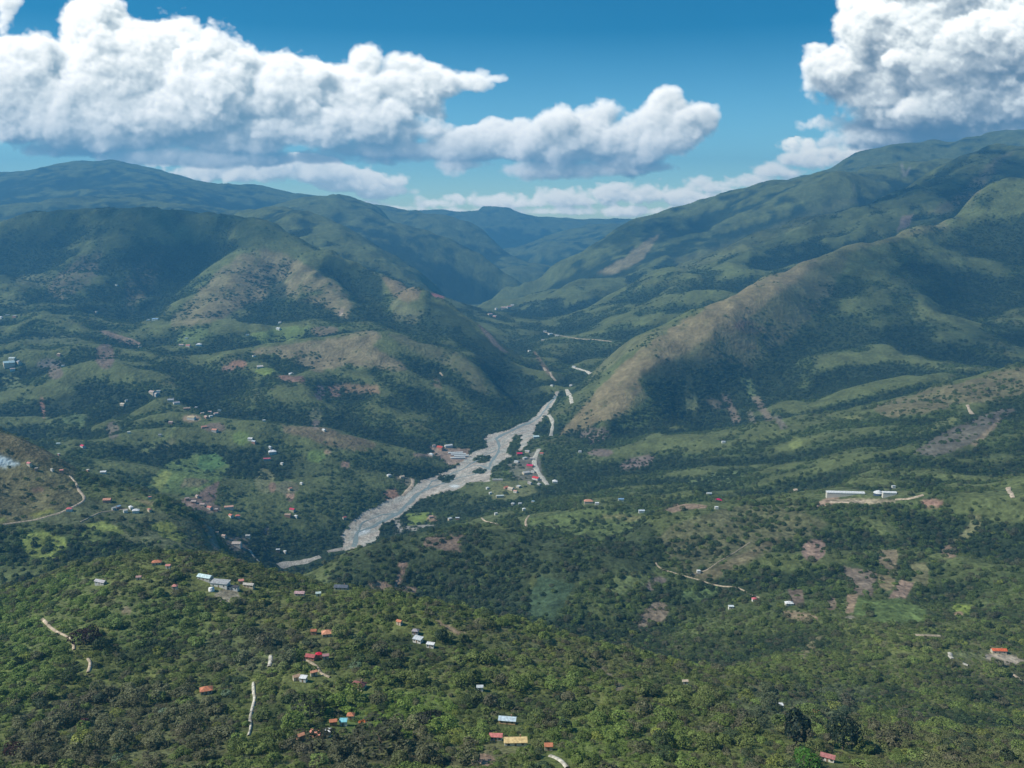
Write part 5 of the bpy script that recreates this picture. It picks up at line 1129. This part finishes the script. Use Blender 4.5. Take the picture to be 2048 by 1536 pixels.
def one_tree(x, y, d, kind, tint, rz, label, group=None, name='broadleaf_tree', tall=1.0, cat='tree'):
    e = empty(name, (x, y, zat(x, y) - .1 * d * .3), rz); tag(e, label, cat, group)
    for nm, me in (('trunk', TRUNK), ('crown', CR[kind])):
        c = link(nm, me, e); c.scale = (d, d, d * tall)
        if nm == 'crown':
            c['tint'] = [float(v) for v in tint]; c.location = (0, 0, .08 * d)
    return e
SPEC = [  # px, py(base), width px, crown, tall, tint, label, name
 (172,1290,50,3,.9,(.045,.022,.020),"wide dark purple-brown crown beside the dirt track on the left of the near hill",'purple_tree'),
 (168,1452,22,0,1,(.135,.045,.050),"small wine red crown low on the left of the near slope",'red_leaved_tree'),
 (28,1512,40,3,.9,(.060,.028,.022),"dark red-brown crown at the lower left edge",'red_leaved_tree'),
 (1592,1490,62,2,1.35,(.022,.038,.026),"tall dark green tree, left of two on the lower right",'dark_tree'),
 (1686,1500,66,5,1.15,(.026,.044,.026),"tall dark green tree, right of two on the lower right",'dark_tree'),
 (1612,1536,58,0,.9,(.060,.150,.020),"round vivid green tree left of the red-brown roof",'vivid_tree'),
 (620,1432,62,3,.9,(.065,.075,.038),"large domed tree with a rusty top in the middle of the near slope",'domed_tree'),
 (645,1500,70,3,.75,(.060,.062,.036),"broad olive brown crown right of the long salmon roof",'broad_tree'),
 (760,1500,110,3,.6,(.075,.080,.045),"very wide grey-olive crown low in the middle of the near slope",'broad_tree'),
 (860,1452,60,1,.8,(.060,.062,.042),"wide grey-brown crown right of the bright green trees",'broad_tree'),
 (330,1430,26,1,.8,(.20,.26,.17),"pale silvery green bush left below the orange hipped roof",'silvery_bush'),
 (453,1392,24,1,.8,(.18,.25,.15),"pale silvery bush right beside the orange hipped roof",'silvery_bush'),
 (68,1450,22,0,.8,(.19,.24,.05),"small yellow-green crown at the lower left",'yellow_green_tree'),
 (600,1258,30,0,.9,(.16,.19,.045),"yellow-green crown left above the peach roof",'yellow_green_tree'),
 (712,1338,28,1,.8,(.17,.24,.13),"pale silvery crown above the maroon pyramid roof",'silvery_bush'),
 (232,1522,28,4,.9,(.18,.25,.15),"pale silvery bush low on the left of the near slope",'silvery_bush')]
for px, py, wp, kd, tl, tint, lab, nm in SPEC:
    x, y = hit(px, py); d = wp * y / F_PX
    clear_line(np.array([[x, y]]), d * .42, d * .3)
    one_tree(x, y, d * 1.05, kd, tint, rs.rand() * 6, lab, None, nm, tl)

# where trees may stand: cells drawn by area, cover and whether anything of them can be seen
dA = np.abs((X[1:, :-1] - X[:-1, :-1]) * (Y[:-1, 1:] - Y[:-1, :-1]))
Yc = Y[:-1, :-1]
vis = (S_[:-1, :-1] + 9.0 / Yc >= MX[:-1, :-1])
inf = (np.abs(X[:-1, :-1] / Yc) < .80)
def scatter(y0, y1, per_m2, seed):
    m = (Yc >= y0) & (Yc < y1) & vis & inf
    if y0 < 400: m &= True
    idx = np.nonzero(m.ravel())[0]
    w = (dA * np.clip(DENS[:-1, :-1], 0, 1)).ravel()[idx]
    n = int(w.sum() * per_m2); r = np.random.RandomState(seed)
    k = np.searchsorted(np.cumsum(w), r.rand(n) * w.sum()); k = np.clip(k, 0, len(idx) - 1)
    c = idx[k]; i = c // (NQ - 1) + r.rand(n); j = c % (NQ - 1) + r.rand(n)
    aa = A0 + (A1 - A0) * i / (NA - 1); yy_ = np.exp(Q0 + (Q1 - Q0) * j / (NQ - 1))
    return aa * yy_, yy_, r
def tints(x, y, r):
    t = bil(K, x, y).astype(np.float32)
    nr = np.clip(1 - (y - 700) / 1800, 0.22, 1)[:, None]
    v = r.rand(len(x)); 
    alt = np.select([v[:, None] < .16, v[:, None] < .34, v[:, None] < .34, v[:, None] < .43, v[:, None] < .45], [np.array([.115, .160, .040]), np.array([.098, .088, .056]), np.array([.165, .205, .135]), np.array([.030, .048, .028]), np.array([.17, .19, .04])], t)
    t = t * (1 - nr * .8) + alt * nr * .8
    return t * 1.5 * (0.75 + 0.5 * r.rand(len(x)))[:, None]

def forest(name, label, x, y, d, tall, tint, r, sources, sink=.12):
    z = bil(Z, x, y) - d * sink
    me = bpy.data.meshes.new(name); n = len(x)
    me.vertices.add(n); me.vertices.foreach_set("co", np.stack([x, y, z], 1).astype(np.float32).ravel())
    a = me.attributes.new("tint", 'FLOAT_COLOR', 'POINT'); c = np.ones((n, 4), np.float32); c[:, :3] = tint; a.data.foreach_set("color", c.ravel())
    a = me.attributes.new("size", 'FLOAT_VECTOR', 'POINT'); a.data.foreach_set("vector", np.stack([d, d, d * tall], 1).astype(np.float32).ravel())
    a = me.attributes.new("turn", 'FLOAT_VECTOR', 'POINT'); rr = np.zeros((n, 3), np.float32); rr[:, 2] = r.rand(n) * 6.283; rr[:, :2] = (r.rand(n, 2) - .5) * .3; a.data.foreach_set("vector", rr.ravel())
    a = me.attributes.new("pick", 'INT', 'POINT'); a.data.foreach_set("value", r.randint(0, len(sources), n).astype(np.int32))
    o = link(name, me); tag(o, kind='stuff', label=label)
    g = bpy.data.node_groups.new(name, 'GeometryNodeTree')
    g.interface.new_socket("Geometry", in_out='INPUT', socket_type='NodeSocketGeometry'); g.interface.new_socket("Geometry", in_out='OUTPUT', socket_type='NodeSocketGeometry')
    N = g.nodes.new; Lk = g.links.new
    gi, go = N('NodeGroupInput'), N('NodeGroupOutput'); iop = N('GeometryNodeInstanceOnPoints'); jn = N('GeometryNodeJoinGeometry')
    for s in sources:
        oi = N('GeometryNodeObjectInfo'); oi.inputs['Object'].default_value = s; oi.inputs['As Instance'].default_value = True; oi.transform_space = 'ORIGINAL'
        Lk(oi.outputs['Geometry'], jn.inputs[0])
    def attr(nm, ty):
        q = N('GeometryNodeInputNamedAttribute'); q.data_type = ty; q.inputs['Name'].default_value = nm; return q.outputs['Attribute']
    Lk(gi.outputs[0], iop.inputs['Points']); Lk(jn.outputs[0], iop.inputs['Instance']); iop.inputs['Pick Instance'].default_value = True
    Lk(attr('pick', 'INT'), iop.inputs['Instance Index'])
    e2r = N('FunctionNodeEulerToRotation'); Lk(attr('turn', 'FLOAT_VECTOR'), e2r.inputs[0]); Lk(e2r.outputs[0], iop.inputs['Rotation'])
    Lk(attr('size', 'FLOAT_VECTOR'), iop.inputs['Scale']); Lk(iop.outputs[0], go.inputs[0])
    md = o.modifiers.new("trees", 'NODES'); md.node_group = g
    return o

# near hill: the 284 largest-looking trees are things, the rest is forest
x, y, r = scatter(300, 1060, 1 / 13.0, 3)
d = np.where(r.rand(len(x)) < .12, 5.5 + 6.5 * r.rand(len(x)) ** 1.8, 1.5 + 3.6 * r.rand(len(x)) ** 1.3)
ti = tints(x, y, r)
z = bil(Z, x, y); px, py = as_pix(x / y, (z - CAM_Z) / y)
inside = (px > 8) & (px < 2040) & (py < 1532) & (S_[ia(x / y).astype(int), iq(np.log(y)).astype(int)] >= MX[ia(x / y).astype(int), iq(np.log(y)).astype(int)] - .002)
order = np.argsort(-np.where(inside, d / y, -1))[:284]
rest = np.ones(len(x), bool); rest[order] = False
first = []
LM = [(413,1386,"the orange hipped roof"),(314,1129,"the salmon orange crest roof"),(440,1170,"the crest farmstead"),(202,1169,"the long narrow grey roof"),(610,1192,"the mauve pink roof"),(683,1179,"the slate blue roof"),
      (655,1272,"the peach coloured roof"),(799,1249,"the highest small orange roof"),(840,1283,"the grey metal shed"),(637,1316,"the red roofed compound"),(605,1360,"the white shed by the tan roof"),(717,1377,"the maroon pyramid roof"),
      (700,1448,"the cyan roof"),(628,1475,"the long salmon roof"),(1015,1447,"the pale blue-grey roof"),(1020,1487,"the yellow roofed house"),(1655,1522,"the red-brown roof"),(1630,1431,"the rust orange strip roof"),(1592,1470,"the left tall dark tree"),
      (1686,1480,"the right tall dark tree"),(172,1280,"the purple-brown tree"),(505,1420,"the long pale winding track"),(115,1265,"the upper left earth track"),(1370,1369,"the lone cream roof"),(960,1381,"the tiny silver roof"),(1996,1306,"the orange-red roof at the right edge"),
      (1220,1355,"the tan earth strip on the right shoulder"),(900,1257,"the bare strip near the right crest"),(1490,1500,"the small grassy clearing"),(965,1522,"the reddish bare patch at the foot"),(28,1512,"the dark red-brown crown at lower left"),(168,1452,"the wine red crown"),(1118,1520,"the pale track below the yellow house")]
def tree_label(px, py, t, d):
    r, g, b = t; v = max(r, g)
    c = "silvery green" if b > .62 * g and g > .15 else "olive brown" if r > .93 * g else "bright yellow-green" if g > .19 else "dark green" if v < .10 else "mid green"
    s = "broad" if d > 8.5 else "small" if d < 5.5 else "medium sized"
    k = min(range(len(LM)), key=lambda i: math.hypot(LM[i][0] - px, LM[i][1] - py)); lx, ly, nm = LM[k]; dd = math.hypot(lx - px, ly - py)
    if dd > 170: return "%s %s tree in the open bush of the near hillside" % (s, c)
    w = ("right of" if px > lx else "left of") if abs(px - lx) > abs(py - ly) else ("below" if py > ly else "above")
    return "%s %s tree %s%s %s" % (s, c, "close " if dd < 60 else "some way ", w, nm)
for k in order:
    kd = int(r.randint(0, 6))
    e = one_tree(x[k], y[k], float(d[k]), kd, ti[k], r.rand() * 6.28, tree_label(px[k], py[k], ti[k], d[k]), "trees of the near hillside", tall=.65 + .35 * r.rand())
src = []
seen_k = set()
for o_ in COL.objects:
    if o_.name.startswith('crown') and o_.data.name not in seen_k: seen_k.add(o_.data.name); src.append(o_)
print("sources", len(src))
forest("forest", "dense bush and small trees over the near hillside", x[rest], y[rest], d[rest], .5 + .4 * r.rand(rest.sum()), ti[rest], r, src)
x, y, r = scatter(1060, 1800, 1 / 46.0, 5); d = 4.5 + 6.5 * r.rand(len(x)) ** 1.5
forest("forest", "dark green forest on the middle hills", x, y, d, .7 + .4 * r.rand(len(x)), tints(x, y, r), r, src); n1_ = len(x)
x, y, r = scatter(1800, 3300, 1 / 62.0, 6); d = 5.0 + 7.5 * r.rand(len(x)) ** 1.4
forest("forest", "forest on the valley hills", x, y, d, .6 + .35 * r.rand(len(x)), tints(x, y, r), r, src); n2_ = len(x)
x, y, r = scatter(3300, 6200, 1 / 110.0, 7); d = 6 + 8 * r.rand(len(x)) ** 1.4
forest("forest", "forest on the mountain slopes", x, y, d, .5 + .3 * r.rand(len(x)), tints(x, y, r), r, src); n3_ = len(x)
print("forest", n1_, n2_, n3_, len(x), _t.time() - _t0)

# ---------------------------------------------------------------- clouds on the dome of the sky, their sun and shade baked into its colour
crgb, cal = clouds()
cnx, cny = cal.shape
gx, gy = np.meshgrid(CX0 + np.arange(cnx) * CSTEP, CY0 + np.arange(cny) * CSTEP, indexing='ij')
ca, cs = pix_as(gx, gy)
R_ = 75000.0 / np.sqrt(1 + ca * ca + cs * cs)
Vd = np.stack([ca * R_, R_, CAM_Z + cs * R_], -1).reshape(-1, 3)
edge = np.clip(np.minimum(np.minimum(gx - CX0, CX1 - CSTEP - gx) / 120, (gy - CY0) / 80), 0, 1)
c4 = np.concatenate([crgb / np.maximum(cal[..., None], 1e-3), (cal * edge)[..., None]], -1).reshape(-1, 4)
I, J = np.meshgrid(np.arange(cnx - 1), np.arange(cny - 1), indexing='ij'); bb = (I * cny + J)
Fd = np.stack([bb, bb + 1, bb + cny + 1, bb + cny], -1).reshape(-1, 4)
m = bpy.data.materials.new("cloudy_sky"); nt, N, Lk = nodes(m)
at = N("ShaderNodeAttribute"); at.attribute_name = "Col"; em = N("ShaderNodeEmission"); em.inputs["Strength"].default_value = 1.0; Lk(at.outputs["Color"], em.inputs["Color"])
tp = N("ShaderNodeBsdfTransparent"); mx = N("ShaderNodeMixShader"); Lk(at.outputs["Alpha"], mx.inputs[0]); Lk(tp.outputs[0], mx.inputs[1]); Lk(em.outputs[0], mx.inputs[2])
o = N("ShaderNodeOutputMaterial"); Lk(mx.outputs[0], o.inputs[0])
m.cycles.emission_sampling = 'NONE'
tag(link("sky", mesh_np("sky", Vd, Fd, m, True, c4)), kind='structure')

# unseen clouds added above the frame to shade the dome and the right-hand mountains
def cumulus(x, y, z, rx, ry, rz, seed, label):
    import bmesh
    r = np.random.RandomState(seed); bm = bmesh.new()
    for k in range(26):
        t = r.rand() * 6.283; d = math.sqrt(r.rand()); s = (.34 - .16 * d) * (.8 + .5 * r.rand())
        M = Matrix.Translation((math.cos(t) * d * rx, math.sin(t) * d * ry, rz * (.25 + .5 * (1 - d) * r.rand()))) @ Matrix.Diagonal((s * rx, s * ry, s * rz * 1.3, 1))
        bmesh.ops.create_icosphere(bm, subdivisions=4, radius=1.0, matrix=M)
    co = np.array([v.co[:] for v in bm.verts]); n = fbm2(co[:, 0] / 260 + co[:, 2] / 300, co[:, 1] / 260 - co[:, 2] / 240, 4, seed)
    for v, q in zip(bm.verts, n):
        v.co += v.normal * float(q) * 190; v.co.z = max(v.co.z, 0.12 * v.co.z)
    me = bpy.data.meshes.new("cloud"); bm.to_mesh(me); bm.free(); me.materials.append(M_SHADE_CLOUD)
    for p in me.polygons: p.use_smooth = True
    o = link("cloud", me); o.location = (x, y, z); tag(o, label, None, None, 'stuff')
m = bpy.data.materials.new("shade_cloud"); nt, N, Lk = nodes(m)
b = N("ShaderNodeBsdfPrincipled"); b.inputs["Base Color"].default_value = (.9, .9, .9, 1); b.inputs["Roughness"].default_value = 1; o = N("ShaderNodeOutputMaterial"); tp = N("ShaderNodeBsdfTransparent"); mx = N("ShaderNodeMixShader"); mx.inputs[0].default_value = .11; Lk(tp.outputs[0], mx.inputs[1]); Lk(b.outputs[0], mx.inputs[2]); Lk(mx.outputs[0], o.inputs[0]); M_SHADE_CLOUD = m
zc = 3100.0
for px, py, rx, ry, sd in ((60, 500, 900, 650, 1), (400, 440, 800, 500, 2), (2040, 640, 750, 800, 3), (1660, 450, 1100, 600, 7), (1300, 470, 500, 500, 8), (2010, 330, 1300, 900, 4)):
    gx_, gy_ = hit(px, py); k = (zc - zat(gx_, gy_)) / SUN_DIR.z
    cumulus(gx_ + SUN_DIR.x * k, gy_ + SUN_DIR.y * k, zc, rx, ry, 420, sd, "white cumulus cloud added unseen above the frame for its shade")

# ---------------------------------------------------------------- haze
lo, hi = float(Z.min()) - 1.5, max(float(Z.max()), CAM_Z) + 30
print('max ground', Z.max())
mb = MB(); mb.box(-14500, 14500, -600, 17900, lo, hi)
m = bpy.data.materials.new("haze"); nt, N, Lk = nodes(m)
pv = N("ShaderNodeVolumePrincipled"); pv.inputs["Color"].default_value = (.13, .45, .81, 1); pv.inputs["Density"].default_value = 8.2e-5; pv.inputs["Anisotropy"].default_value = 0.1
o = N("ShaderNodeOutputMaterial"); Lk(pv.outputs[0], o.inputs["Volume"])
m.cycles.homogeneous_volume = True
hz = mb.build("haze", m); tag(hz, kind='stuff')
print("haze", lo, hi, "done", _t.time() - _t0)
